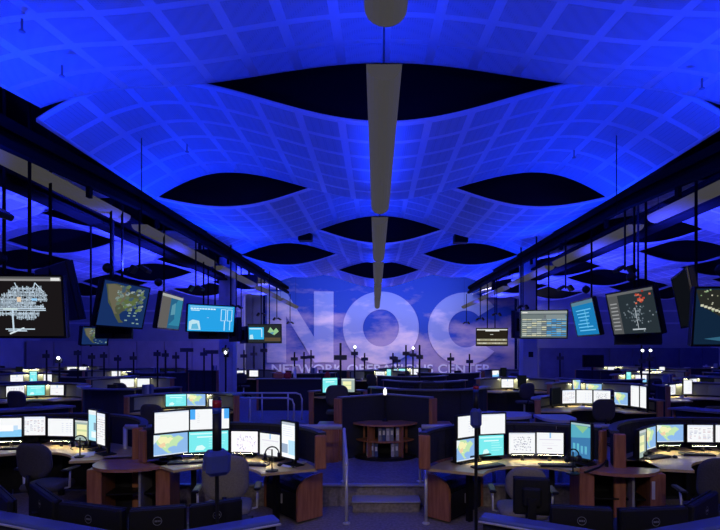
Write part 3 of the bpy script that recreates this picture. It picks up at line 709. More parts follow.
mon_px('nearly blank white monitor with sparse columns on the outer desk', 60.7, 427.3, 7.08, .385, .245, -6, 'list', 4)
mon_px('dim monitor with a yellow window on the outer desk', 83, 430.5, 6.85, .30, .27, -22, 'greenwin', 5)
mon_px('cyan portrait monitor seen edge-on on the outer desk', 93.4, 425.5, 6.62, .26, .40, -36, 'cyanstrip', 6)
mon_px('pale portrait monitor seen almost from its side at the outer desk end', 101.2, 429, 6.38, .26, .40, -40, 'sheet', 7)
mon_px('pale list monitor, upper inner one of the tilted stack behind the beacon pole', 467.5, 426.3, 5.95, .33, .25, 36, 'list', 8)
mon_px('cream monitor, upper outer one of the stack right of the steps', 492.7, 424, 6.12, .33, .245, 14, 'blank', 9)
mon_px('green-tinted map monitor, lower inner one of the stack right of the steps', 466.3, 449.6, 5.92, .33, .25, 36, 'map', 10)
mon_px('turquoise monitor, lower outer one of the stack right of the steps', 491.2, 445.4, 6.1, .33, .25, 14, 'teal', 11)
mon_px('monitor with a black network diagram behind the grey chair right of the steps', 522, 443.3, 6.2, .326, .262, 0, 'diagram', 12)
mon_px('white monitor with a short blue bar beside the network diagram', 550, 443.5, 6.15, .316, .265, -8, 'page', 13)
mon_px('dark blue portrait monitor at the desk end right of the steps', 580.8, 440.5, 5.85, .25, .40, -55, 'portrait_blue', 14)
mon_px('slim monitor edge seen steeply at the tan desk by the wooden end panel', 642.5, 443.5, 6.1, .24, .33, 44, 'greenwin', 15)
mon_px('pale green monitor seen steeply on the tan desk', 650.3, 438, 6.4, .33, .275, 40, 'map', 16)
mon_px('map monitor with green land at the back of the tan desk', 670, 433.3, 6.68, .375, .228, 5, 'map', 17)
mon_px('white spreadsheet monitor at the back of the tan desk', 702, 433.5, 6.7, .385, .228, -3, 'sheet', 18)
mon_px('white monitor cut by the picture edge on the tan desk', 732, 434, 6.6, .385, .228, -14, 'blank', 19)
for i, (px, py, d, yaw, L, w) in enumerate(((12, 440.5, 6.9, 8, .3, 'the web-page monitor'), (62, 440.5, 6.95, -6, .3, 'the sparse-column monitor'), (83, 443.5, 6.72, -50, .26, 'the yellow-window monitor'), (197, 455, 6.1, 6, .3, 'the turquoise monitor'), (244, 456, 6.15, -5, .26, 'the scribbled monitor'), (268, 459, 5.95, -40, .26, 'the inward-turned page monitor'),
        (480, 461, 6.0, 30, .3, 'the tilted stack'), (522, 457, 6.08, 0, .28, 'the network-diagram monitor'), (549, 457.5, 6.05, -8, .3, 'the short-blue-bar monitor'), (668, 444.5, 6.58, 5, .3, 'the map monitor on the tan desk'), (702, 445, 6.6, -3, .3, 'the spreadsheet monitor on the tan desk'), (644, 460.0, 6.1, 60, .2, 'the steeply seen monitors'))):
    p = at(px, py, d); task_light('white light bar on the desk under %s' % w, p.x, p.y - .03, R(yaw), max(p.z, ZD + .085), ZD, L, group='front row light bars')

# chairs of the front row
def at_floor(px, d): return (xd(px, d), d, 0)
ch_ = make_chair(CHAIRF, 'black task chair in front of the grey spreadsheet monitor', at_floor(48, 5.95), R(-6), 'front row chairs', .42, .42)
ch2 = make_chair(CHAIRG, 'grey-brown task chair in front of the scribbled network monitor', at_floor(228, 5.12), R(10), 'front row chairs', .46, .45)
ch3 = make_chair(CHAIRG, 'grey-brown task chair in front of the black network diagram', at_floor(522, 5.05), R(-6), 'front row chairs', .36, .39)
ch4 = make_chair(CHAIRF, 'charcoal task chair at the tan desk by the picture edge', at_floor(712, 5.0), R(-10), 'front row chairs', .46, .45)

# curved corner tables between the workstations
def corner_table(label, x, y, r, rz, tags=False):
    t = thing('corner_table', label, 'table', (x, y, 0), rz)
    pts = [(r * 1.0 * math.cos(R(a)), -.30 * math.sin(R(a)) * 1.25) for a in range(0, 181, 12)]
    MB().prism([(-r, .30)] + pts[::-1] + [(r, .30)], .70, .735).build('tabletop', WOODTOP, t)
    for xx, ry in ((-r + .08, -.1), (r - .08, .1), (.12, 0)):
        p = MB().box((xx, .0, .35), (.16 if abs(xx) > .2 else .025, .40, .70)).build('side_panel', WOOD if abs(xx) > .2 else GREY, t)
    MB().box((0, .2, .35), (2 * r - .2, .02, .68)).build('back_panel', BLACK, t)
    MB().box((0, .05, .38), (2 * r - .24, .28, .02)).build('shelf', BLACK, t)
    MB().box((0, .05, .03), (2 * r - .24, .32, .06)).build('plinth', BLACK, t)
    if tags: MB().box((r - .13, -.203, .52), (.035, .004, .20)).build('paper_tag', WHITEP, t)
    return t
corner_table('rounded cherry corner table with open shelf between the two desks left of the steps', -2.88, 5.98, .46, R(6))
corner_table('rounded cherry corner table with a white paper tag on its side', 2.77, 5.78, .46, R(-6), True)

# curved-front cabinets beside the steps
def cabinet(label, corner, sgn):
    """corner = nearest floor corner; sgn -1: drawer fronts run away to the left"""
    t = thing('cabinet', label, 'cabinet', (corner[0], corner[1], 0), sgn * R(49))
    # local: x along the front (away from the aisle), y = depth; sgn mirrors x
    W, D, Hc = .82, .36, .56
    prof = [(0, 0.03), (D, .03), (D, Hc), (D * .82, Hc)] + [(D * .82 * (1 - math.sin(R(a))), Hc - .20 * (1 - math.cos(R(a)))) for a in range(15, 91, 15)]
    def sweep(x0, x1, prf):
        n = len(prf); vs = [(x0, p[0], p[1]) for p in prf] + [(x1, p[0], p[1]) for p in prf]
        fs = [tuple(range(n))[::-1], tuple(range(n, 2 * n))] + [(i, (i + 1) % n, n + (i + 1) % n, n + i) for i in range(n)]
        return MB().add([(v[0] * sgn, v[1], v[2]) for v in vs], fs)
    sweep(0, .035, prof).build('end_panel', WOOD, t)
    inner = [(.02 + p[0] * .94, p[1] * .97) for p in prof]
    sweep(.035, W - .035, inner).build('body', BLACKG, t)
    sweep(W - .035, W, prof).build('end_panel', WOOD, t)
    for k in range(2):
        d = MB().bbox((sgn * (.05 + .36 * (k + .5)), .012, .20), (.345, .02, .30), .006).build('door', BLACK, t)
        MB().bbox((sgn * (.05 + .36 * k + (.30 if k == 0 else .06)), -.012, .24), (.02, .02, .12), .005).build('handle', STEEL, d)
    return t
cabinet('black cabinet with curved cherry end panel left of the steps', (-.93, 5.93), -1)
cabinet('black cabinet with curved cherry end panel right of the steps', (.87, 5.94), 1)

# ---------------------------------------------------------------- dais, steps and railings
DZ = .28
mb = MB(); mb.box((0, 10.6, DZ / 2), (6.9, 7.9, DZ)); struct('floor_dais', mb, CARPET, 'raised carpeted dais behind the steps')
t = thing('step', 'low wide carpeted step with pale nosing before the dais', 'step', (.13, 6.5, 0))
MB().box((0, .08, .065), (.86, .38, .13)).build('riser_block', CARPET, t); MB().bbox((0, .06, .138), (.88, .42, .02), .006).build('nosing', NOSE, t)
o = MB().bbox((0, 6.63, DZ + .005), (6.9, .08, .03), .008).build('trim_dais', NOSE); tag(o, 'pale nosing along the front edge of the dais', kind='structure')
def handrail(label, near, far, side):
    t = thing('handrail', label, 'handrail', (0, 0, 0))
    nx, ny = near; fx, fy = far
    MB().cyl((nx, ny, 0), (nx, ny, .69), .019, 10).build('post', STEEL, t, True)
    MB().cyl((fx, fy, DZ), (fx, fy, 1.0), .019, 10).build('post', STEEL, t, True)
    MB().lathe([(.045, 0), (.045, .012), (.02, .02)], 12, (nx, ny, 0)).build('flange', STEEL, t); MB().lathe([(.045, 0), (.045, .012), (.02, .02)], 12, (fx, fy, DZ + .02)).build('flange', STEEL, t)
    MB().tube([(nx, ny, .685), (nx, ny + .03, .72), (fx, fy, .99), (fx, fy + .04, 1.0)], .022, 10).build('rail', STEEL, t, True)
    return t
handrail('steel handrail at the steps beside the left cabinet', (xd(346.5, 5.98), 5.98), (xd(344, 6.74), 6.74), -1)
handrail('steel handrail at the steps beside the right cabinet', (xd(426, 5.98), 5.98), (xd(420, 6.74), 6.74), 1)
def guardrail(label, pts, z0, h, posts, r=.02, bars=1):
    t = thing('guardrail', label, 'railing', (0, 0, 0))
    for b in range(bars):
        MB().tube([(p[0], p[1], z0 + h - .22 * b) for p in pts], r, 8).build('rail', STEEL, t, True)
    for p in posts: MB().cyl((p[0], p[1], z0), (p[0], p[1], z0 + h), r * .9, 8).build('post', STEEL, t, True)
    return t
guardrail('steel guardrail along the dais edge left of the steps', [(-3.4, 6.78), (-.46, 6.78)], DZ, .75, [(-3.4, 6.78), (-2.4, 6.78), (-1.4, 6.78)], .034)
guardrail('steel guardrail along the dais edge right of the steps', [(.62, 6.78), (3.4, 6.78)], DZ, .75, [(1.6, 6.78), (2.5, 6.78), (3.4, 6.78)], .034)
def ramp_rail(label, d, px0, px1, ytop, ybot, posts):
    t = thing('ramp_railing', label, 'railing', (0, 0, 0))
    z = at(0, ytop, d).z; x0, x1 = xd(px0, d), xd(px1, d)
    zb = at(0, ybot, d).z
    MB().tube([(x0, d, z), (x1 - .15, d, z), (x1 - .04, d, z - .04), (x1, d, z - .15), (x1, d, max(zb, DZ))], .022, 8).build('rail', STEEL, t, True)
    for p in posts: MB().cyl((xd(p, d), d, DZ), (xd(p, d), d, z), .02, 8).build('post', STEEL, t, True)
ramp_rail('bent steel ramp railing beyond the dais, farther of the two', 12.6, 222, 302, 393, 421, (262, 288))
ramp_rail('bent steel ramp railing beyond the dais, nearer of the two', 11.4, 222, 294, 398, 425, (232, 250))

# centre bookcase and V partition on the dais
t = thing('bookcase', 'semicircular cherry bookcase with binders at the centre of the dais', 'bookcase', (xd(385, 8.5), 8.5, DZ))
rb = .56
MB().prism([(rb * 1.04 * math.cos(R(a)), -rb * .95 * math.sin(R(a))) for a in range(0, 181, 10)], .56, .59).build('top', WOODTOP, t)
MB().prism([(rb * math.cos(R(a)), -rb * .9 * math.sin(R(a))) for a in range(0, 181, 10)], .0, .05).build('plinth', BLACK, t)
MB().prism([((rb - .04) * math.cos(R(a)), -(rb - .04) * .9 * math.sin(R(a))) for a in range(0, 181, 10)], .29, .31).build('shelf', WOOD, t)
MB().box((0, -.02, .30), (2 * rb, .03, .54)).build('back_panel', BLACK, t)
for a in (12, 58, 122, 168):
    aa = R(a); MB().box((rb * .78 * math.cos(aa), -rb * .72 * math.sin(aa), .305), (.18, .025, .51), -math.atan2(.9 * math.sin(aa), math.cos(aa))).build('divider', WOOD, t)
rnd = random.Random(5); bx = .5; nb = 0
for (z, x0, cnt) in ((.312, -.09, 4), (.052, -.28, 3), (.052, .12, 3), (.312, .2, 2)):
    for i in range(cnt):
        x = xd(385, 8.5) + x0 + i * .065; y = 8.5 - .9 * math.sqrt(max(.05, (rb - .08) ** 2 - (x0 + i * .065) ** 2)) + .14
        hh = .21 + .01 * (i % 2); m = BINDER[(i + nb) % 3]
        b = thing('binder', '%s ring binder on the %s shelf of the centre bookcase, %s on its side' % (('grey', 'white', 'blue')[(i + nb) % 3], 'upper' if z > .2 else 'lower', ORD[nb]), 'binder', (x, y, DZ + z), 0, 'binders in the centre bookcase'); nb += 1
        MB().box((0, 0, hh / 2), (.055, .20, hh)).build('cover', m, b); MB().box((0, -.102, hh * .6), (.035, .004, .07)).build('spine_label', WHITEP, b)
def partition(label, p, q, z0, h, th=.07, wood_end=None):
    p, q = Vector(p), Vector(q); L = (q - p).length; a = math.atan2(q.y - p.y, q.x - p.x)
    t = thing('partition_screen', label, 'partition', (p.x, p.y, z0), a)
    MB().box((L / 2, 0, h / 2), (L, th, h)).build('fabric_panel', FABRIC, t); MB().bbox((L / 2, 0, h + .012), (L + .02, th + .06, .024), .006).build('cap', LEDGE, t)
    MB().bbox((-.03, 0, h / 2), (.06, th + .10, h), .01).build('end_post', WOOD, t)
    return t
partition('dark fabric partition with cherry end, left wing of the V behind the bookcase', (xd(339.5, 8.15), 8.15), (xd(384, 8.75), 8.75), DZ, 1.0)
partition('dark fabric partition with cherry end, right wing of the V behind the bookcase', (xd(431.5, 8.15), 8.15), (xd(386, 8.75), 8.75), DZ, 1.0)
t = thing('table_lamp', 'slim post lamp with white tip where the V partition meets', 'lamp', (xd(385, 8.42), 8.42, DZ + .59))
MB().lathe([(.05, 0), (.05, .02), (.02, .05)], 12).build('base', BLACK, t); MB().cyl((0, 0, .04), (0, 0, .44), .016, 8).build('post', BLACK, t)
MB().lathe([(.022, .44), (.03, .47), (.028, .52), (.008, .56)], 10).build('bulb', mat('bulb', (1, 1, 1), .4, 0, (1, .95, .9), 1.5), t, True)
for (x0, x1, word) in ((-.92, -.6, 'left'), (.92, 1.2, 'right')):
    t = thing('side_cabinet', 'low curved cherry cabinet on the dais %s of the bookcase' % word, 'cabinet', ((x0 + x1) / 2, 8.05, DZ))
    w = x1 - x0
    MB().prism([(-w / 2, .3), (-w / 2, -.05), (-w * .25, -.12), (w * .25, -.12), (w / 2, -.05), (w / 2, .3)], 0, .57).build('body', WOOD, t); MB().box((0, .08, .585), (w + .04, .42, .03)).build('top', WOODTOP, t)

# dais desks either side of the V, and the two blue-lit rounded counters
def counter(label, px0, px1, py, d, z):
    x0, x1 = xd(px0, d), xd(px1, d); c = (x0 + x1) / 2; w = (x1 - x0)
    t = thing('counter', label, 'counter', (c, d + .2, DZ))
    pts = [(w / 2 * math.cos(R(a)), -.34 * math.sin(R(a))) for a in range(0, 181, 12)] + [(-w / 2, .35), (w / 2, .35)]
    MB().prism(pts, z - .04 - DZ, z - DZ).build('top', mat('counter_laminate', (.40, .40, .55), .35), t)
    MB().prism([(p[0] * .92, p[1] * .9) for p in pts], 0, z - .04 - DZ).build('body', FABRIC, t)
counter('rounded pale counter beyond the guardrail, behind the stacked screens', 484, 535, 412, 8.1, 1.0)
counter('rounded pale counter beyond the guardrail, behind the short-blue-bar monitor', 545, 580, 416, 7.6, 1.02)

# ---------------------------------------------------------------- foreground pods: monitor backs and ledges
def ledge_wall(label, pts, z, end_cap=True):
    t = thing('pod_partition', label, 'partition', (0, 0, 0))
    for i in range(len(pts) - 1):
        p, q = Vector((*pts[i], 0)), Vector((*pts[i + 1], 0)); L = (q - p).length; a = math.atan2(q.y - p.y, q.x - p.x); M = Matrix.Translation(p) @ Matrix.Rotation(a, 4, 'Z')
        MB().box((L / 2, 0, (z - .05) / 2), (L, .06, z - .05), 0, M).build('fabric_panel', FABRIC, t)
        MB().bbox((L / 2, 0, z - .02), (L + .04, .14, .04), .012, M).build('ledge', mat('ledge_gloss', (.10, .13, .36), .22), t)
        MB().bbox((L / 2, -.078, z - .03), (L + .04, .012, .014), .003, M).build('edge_trim', STEEL, t)
    return t
ledge_wall('dark pod partition with pale ledge in the front corner under the badge-backed monitors, left pod', [(-3.0, 3.72), (-1.46, 3.12), (-.72, 3.55)], .90)
ledge_wall('dark pod partition with pale ledge under the badge-backed monitors, right pod', [(.78, 3.6), (1.58, 3.16), (2.9, 3.68)], .90)
for nm, lab, pts in (('pod_desk', 'dark pod desk hidden behind the left ledge', [(-3.0, 3.8), (-1.46, 3.2), (-.72, 3.62), (-1.1, 4.25), (-1.6, 3.95), (-2.8, 4.5)]), ('pod_desk', 'dark pod desk hidden behind the right ledge', [(.78, 3.68), (1.58, 3.24), (2.9, 3.76), (2.6, 4.4), (1.6, 4.0), (1.1, 4.2)])):
    t = thing(nm, lab, 'desk', (0, 0, 0)); MB().prism(pts, .66, .69).build('worktop', BLACK, t)
    for q in (pts[0], pts[2], pts[3], pts[5]): MB().box((q[0] * .98, q[1] + .02, .33), (.05, .05, .66)).build('leg', BLACK, t)
def back_mon(label, pa, pb, za=1.0, portrait=False, W=None, H=.29):
    """monitor seen from behind: pa, pb = (px, py) of its top corners as the eye sees them, top at height za"""
    da = (EYE - za) * F / (pa[1] - PY0); db = (EYE - za) * F / (pb[1] - PY0)
    A = Vector((xd(pa[0], da), da)); B = Vector((xd(pb[0], db), db)); c = (A + B) / 2; L = (B - A).length
    yaw = math.atan2(B.y - A.y, B.x - A.x) + math.pi
    return monitor(label, c.x, c.y, yaw, L - .035, H - .03, za - H / 2, .69, 'off', 21, 'monitor backs of the front pods', logo=True)
back_mon('dark monitor back edge at the picture corner', (-14, 473), (16, 500), .98)
back_mon('monitor back turned steeply, beside the charcoal chair', (36, 482.5), (61, 500), 1.0)
back_mon('badge-backed monitor under the black chair, left pod', (64, 500.5), (127, 508), 1.0)
back_mon('badge-backed monitor under the corner table, left pod', (130, 508), (187, 504), 1.0)
back_mon('badge-backed monitor by the beacon pole, left pod', (189, 504.5), (241, 497), 1.0)
back_mon('badge-backed monitor beside the tall blue panel, right pod', (549, 504), (612, 507.5), 1.0)
back_mon('badge-backed monitor under the tagged corner table, right pod', (617, 508), (684, 505.3), 1.0)
back_mon('monitor back turned steeply beneath the charcoal chair, right pod', (685, 504.5), (711, 490), 1.0)
p = at(531, 495, 3.75)
monitor('portrait monitor seen from behind before the grey-brown chair, right pod', p.x, p.y, R(180 - 12), .23, .24, p.z, .69, 'off', 22, 'monitor backs of the front pods')

# beacon poles
def beacon(label, px, d, ztop, zbox, bw, pr):
    t = thing('beacon_pole', label, 'beacon', (xd(px, d), d, 0))
    MB().cyl((0, 0, 0), (0, 0, zbox), .014, 10).build('pole', BLACK, t); MB().lathe([(.12, 0), (.12, .015), (.03, .03)], 16).build('base', BLACK, t)
    MB().bbox((0, 0, zbox + .06), (bw, bw * .9, .17), .03, Matrix.Rotation(R(30), 4, 'Z')).build('control_box', mat('box_navy', (.05, .07, .28), .4), t)
    z0 = zbox + .12; h = ztop - z0
    MB().cyl((0, 0, z0), (0, 0, z0 + h * .70), pr, 14).build('beacon_body', BLACK, t, True)
    MB().cyl((0, 0, z0 + h * .70), (0, 0, z0 + h * .80), pr * 1.03, 14).build('blue_lens', BLUELENS, t, True)
    MB().cyl((0, 0, z0 + h * .80), (0, 0, z0 + h * .93), pr * 1.03, 14).build('red_lens', REDLENS, t, True)
    MB().lathe([(pr * 1.0, z0 + h * .93), (pr * .8, z0 + h * .98), (pr * .3, ztop)], 12).build('cap', BLACK, t)
beacon('black beacon pole with red lens and wide control box before the stacked map screens', 217, 3.45, at(0, 396, 3.45).z, at(0, 471, 3.45).z, .165, .031)
beacon('slim black beacon pole with small control box before the tilted stack', 476, 4.2, at(0, 384, 4.2).z, at(0, 425, 4.2).z, .10, .024)

# ---------------------------------------------------------------- small desk things of the front row
def keyboard(label, px, py, yaw):
    d = (EYE - ZD) * F / (py - PY0); p = at(px, py, d)
    t = thing('keyboard', label, 'keyboard', (p.x, d, ZD), R(yaw), 'front row keyboards')
    MB().bbox((0, 0, .01), (.40, .14, .02), .005).build('body', BLACK, t)
    mb = MB()
    for r_ in range(4):
        for c in range(13): mb.box((-.175 + c * .029, -.045 + r_ * .03, .022), (.023, .023, .006))
    mb.build('keys', mat('key_grey', (.06, .06, .065), .6), t)['kind'] = 'stuff'
keyboard('black keyboard at the scribbled network monitor', 252, 465, -8)
keyboard('black keyboard at the turquoise monitor', 186, 463, 14)
keyboard('black keyboard under the tilted stack', 488, 467, 26)
keyboard('black keyboard under the short-blue-bar monitor', 557, 466, -6)
keyboard('black keyboard on the tan desk by the steeply seen monitors', 656, 458, 25)
keyboard('black keyboard under the spreadsheet monitor on the tan desk', 697, 455, -4)
keyboard('black keyboard in front of the web-page monitor', 16, 449, 6)
def mouse(label, px, py):
    d = (EYE - ZD) * F / (py - PY0); p = at(px, py, d)
    t = thing('mouse', label, 'mouse', (p.x, d, ZD), R(10), 'front row mice'); MB().lathe([(.02, 0), (.032, .008), (.03, .022), (.016, .032), (.004, .034)], 10).build('shell', BLACK, t, True); MB().box((0, .01, .033), (.004, .015, .006)).build('wheel', GREY, t)
mouse('black mouse on the tan desk beside the keyboard', 675, 458); mouse('black mouse on the desk of the scribbled network monitor', 280, 466); mouse('black mouse by the dark blue portrait monitor', 573, 466)
def headset(label, px, py, dz):
    d = (EYE - ZD) * F / (py - PY0); p = at(px, py, d)
    t = thing('headset_stand', label, 'headset', (p.x, d, ZD), R(15), 'headsets on stands')
    MB().lathe([(.07, 0), (.07, .012), (.02, .02)], 14).build('base', BLACK, t); MB().cyl((0, 0, .015), (0, 0, .24), .008, 8).build('stem', BLACK, t)
    MB().tube([(.075 * math.cos(R(a)), 0, .19 + .08 * math.sin(R(a))) for a in range(-10, 191, 20)], .008, 6).build('headband', BLACK, t, True)
    for s in (-1, 1):
        mb = MB(); mb.tube([(s * .06, 0, .165), (s * .09, 0, .165)], .035, 12); mb.build('ear_cup', BLACK, t, True)
    MB().tube([(-.085, 0, .15), (-.09, -.05, .12), (-.05, -.09, .11)], .004, 5).build('microphone_boom', BLACK, t)
headset('black headset on its stand at the desk end left of the steps', 272, 471, 0)
headset('black headset on its stand at the desk end right of the steps', 573, 474, 0)
headset('black headset on its stand in front of the yellow-window monitor', 80, 457, 0)
def papers(name, label, x, y, z, w, h, rz, n=3, group=None):
    t = thing(name, label, 'papers', (x, y, z), rz, group)
    for i in range(n): MB().box((.012 * (i - 1), .009 * i, .004 + i * .004), (w, h, .003), R(6 * i - 5)).build('sheet', WHITEP, t)
p = at(84, 455, 6.35); papers('loose_papers', 'loose white papers under the headset on the outer desk', p.x, p.y, ZD, .2, .28, R(20))
p = at(292, 464, 5.85); papers('loose_papers', 'loose white papers by the portrait monitor left of the steps', p.x, p.y, ZD, .2, .28, R(-30))
# gooseneck arm right pod
t = thing('swing_arm_microphone', 'thin black swing arm reaching from the desk end right of the steps', 'arm', (*at(598, 459, 5.75)[:2], ZD)); MB().tube([(.1, 0, .06), (-.05, -.15, .03), (-.30, -.35, .02)], .012, 6).build('boom', BLACK, t); MB().cyl((.1, 0, 0), (.1, 0, .08), .02, 8).build('clamp', BLACK, t)

# ---------------------------------------------------------------- hung screens
HS = {}
def hung_screen(label, x, y, z, yaw, pitch, kind, W=1.40, H=.79, seed=1, poles=2, ptop=6.98, dome=False, group='screens hung from the girders', bx=None):
    t = thing('hanging_screen', label, 'hanging screen', (x, y, z), 0, group)
    Rm = Matrix.Rotation(R(yaw), 4, 'Z') @ Matrix.Rotation(R(pitch), 4, 'X')
    def P(nm, mb, m): o = mb.build(nm, m, t); o.matrix_local = Rm; return o
    b = .03
    h = MB(); h.bbox((0, .05, 0), (W + 2 * b, .09, H + 2 * b), .015); P('housing', h, BLACK)
    fr = MB()
    for (cx, cz, dx, dz) in ((0, H / 2 + b / 2, W + 2 * b, b), (0, -H / 2 - b / 2, W + 2 * b, b), (-W / 2 - b / 2, 0, b, H), (W / 2 + b / 2, 0, b, H)): fr.box((cx, 0, cz), (dx, .02, dz))
    P('bezel', fr, BLACKG)
    o = place('screen', pic_mesh(kind, W, H, seed), t); o.matrix_local = Rm
    P('mount_plate', MB().box((0, .13, 0), (.5, .08, .4)), DARKSTEEL)
    back = Rm @ Vector((0, .16, 0)); ax = Rm @ Vector((1, 0, 0)); ax.z = 0; ax.normalize()
    offs = (-.17, .17) if poles == 2 else (0,)
    for q in offs:
        c = back + ax * q
        MB().cyl((c.x, c.y, -.25), (c.x, c.y, ptop - z), .022, 8).build('pole', DARKSTEEL, t)
    if dome:
        c = back - ax * .17; mb = MB(); prof = [(.001, -.10)] + [(.09 * math.cos(R(a)), .09 * math.sin(R(a)) - .0) for a in range(-70, 71, 20)] + [(.001, .10)]
        mb.lathe(prof, 12, (c.x - .06, c.y, H / 2 + .28)); mb.build('dome_speaker', BLACK, t, True)
    return t
hung_screen('hung screen with a white tree-like network graph on black', *at(9, 306.5, 6.75), 3, 6, 'tree', 1.41, .80, 1, dome=True)
hung_screen('hung screen seen from behind beside the network-graph screen', *at(62, 293, 7.7), 140, -12, 'off', 1.3, .80, 1, 1)
hung_screen('hung screen with a satellite map of the continent', *at(124.5, 305.5, 9.4), 84, 12, 'satmap', 1.40, .80, 2, dome=True)
hung_screen('hung screen seen from behind below the satellite-map screen', *at(115, 325, 10.1), 196, 8, 'off', .62, .5, 1, 1)
hung_screen('small hung screen with a bright map corner beside the satellite-map screen', *at(95, 336, 11.8), 62, 8, 'satmap', .62, .40, 5, 1)
hung_screen('hung screen showing a tall grey and blue street map, turned steeply', *at(171, 312, 11.5), 93, 9, 'streetmap', 1.35, .76, 3, 1, dome=True)
hung_screen('hung screen with a cyan dashboard', *at(211.5, 318.6, 14.4), 40, 8, 'cyandash', 1.36, .74, 4)
hung_screen('hung screen seen from behind below the cyan dashboard', *at(209, 330, 15.2), 190, 10, 'off', 1.1, .5, 1, 1)
hung_screen('hung screen seen from behind beside the cyan dashboard', *at(236, 330, 15.6), 120, 0, 'off', 1.0, .68, 1, 1)
hung_screen('hung screen split between a cyan panel and a green logo', *at(264.5, 333.6, 20.6), 0, 3, 'split', 1.34, .74, 5)
hung_screen('hung screen seen from behind beside the split screen', *at(245, 335, 21.2), 118, 0, 'off', 1.0, .66, 1, 1)
hung_screen('hung screen with white rows of text on black', *at(492, 337, 22), 0, 3, 'rows', 1.34, .74, 6)
hung_screen('hung screen with a table of yellow and blue cells', *at(543.7, 324.3, 14.2), -8, 5, 'table', 1.26, .76, 7)
hung_screen('hung screen seen from behind beside the cell-table screen', *at(516, 325, 16.2), -118, 0, 'off', 1.2, .8, 1, 1)
hung_screen('hung screen with a plain blue panel, turned steeply', *at(584.5, 318, 11.4), -93, 12, 'bluepanel', 1.35, .78, 8, 1, dome=True)
hung_screen('hung screen with a grey graph and a red cluster', *at(632, 312.3, 9.3), -84, 12, 'darkside', 1.40, .80, 9, dome=True)
hung_screen('hung screen seen from behind below the red-cluster screen', *at(637, 326, 10.2), 160, 12, 'off', .8, .72, 1, 1)
hung_screen('hung screen seen from behind beside the night-map screen', *at(684, 300, 7.6), -112, 10, 'off', 1.2, .78, 1, 1)
hung_screen('hung screen with a dark night map of city lights', *at(747, 316.5, 6.8), -3, 6, 'night', 1.38, .76, 10, dome=True)

# ---------------------------------------------------------------- sign poles
SG = {}
def sign_pole(label, px, ytop, ysign, d, wpx=8, z0=0):
    x = xd(px, d); zt = at(0, ytop, d).z; zs = at(0, ysign, d).z; w = max(.2, wpx * d / F)
    t = thing('sign_pole', label, 'sign', (x, d, z0), 0, 'pod sign poles')
    MB().cyl((0, 0, 0), (0, 0, zt - z0), .02 + .0006 * d, 6).build('pole', BLACK, t)
    MB().box((0, -.03, zs - z0), (w, .03, .10 + .002 * d)).build('sign_plate', SIGN, t)
    MB().box((0, 0, .01), (.22, .22, .02)).build('base', BLACK, t)
    return t
NTH = ORD + ['seventeenth', 'eighteenth', 'nineteenth', 'twentieth'] + ['twenty-' + q for q in ORD[:9]] + ['thirtieth', 'thirty-first', 'thirty-second', 'thirty-third']
SP = [(46.6, 350, 356, 17), (59.5, 356, 361, 15), (78, 350, 353, 15), (92, 353, 357, 18), (104, 352, 356, 18), (118, 355, 359, 19), (133.6, 352, 358, 19), (157.5, 350, 354, 16), (165.6, 350, 355, 19), (176, 352, 357, 20), (187, 348, 350, 17), (204, 348, 354, 19), (212, 350, 352, 18), (225.7, 345, 350, 16),
      (244, 350, 356, 22), (254, 346, 354, 25), (264, 348, 350.5, 20), (294.5, 352, 359, 21), (304, 352, 357.5, 25), (311, 350, 357, 24), (340.5, 343, 357.5, 13), (354.6, 346, 353.5, 19), (364.6, 353, 359, 24), (393, 353, 358, 22), (397.2, 357, 361, 26), (406, 345, 353.5, 18), (413, 347, 355, 21), (419.6, 345, 357, 16),
      (450.6, 353, 359, 21), (469.5, 354, 361.5, 22), (560, 353, 358, 21), (641.5, 345, 361, 16), (649.5, 347, 359, 16)]
for i, (px, a, b, d) in enumerate(SP):
    sign_pole('thin black sign pole with cross plate, %s from the left' % NTH[i], px, a, b, d, 13 if px in (340.5, 187, 212) else 7)

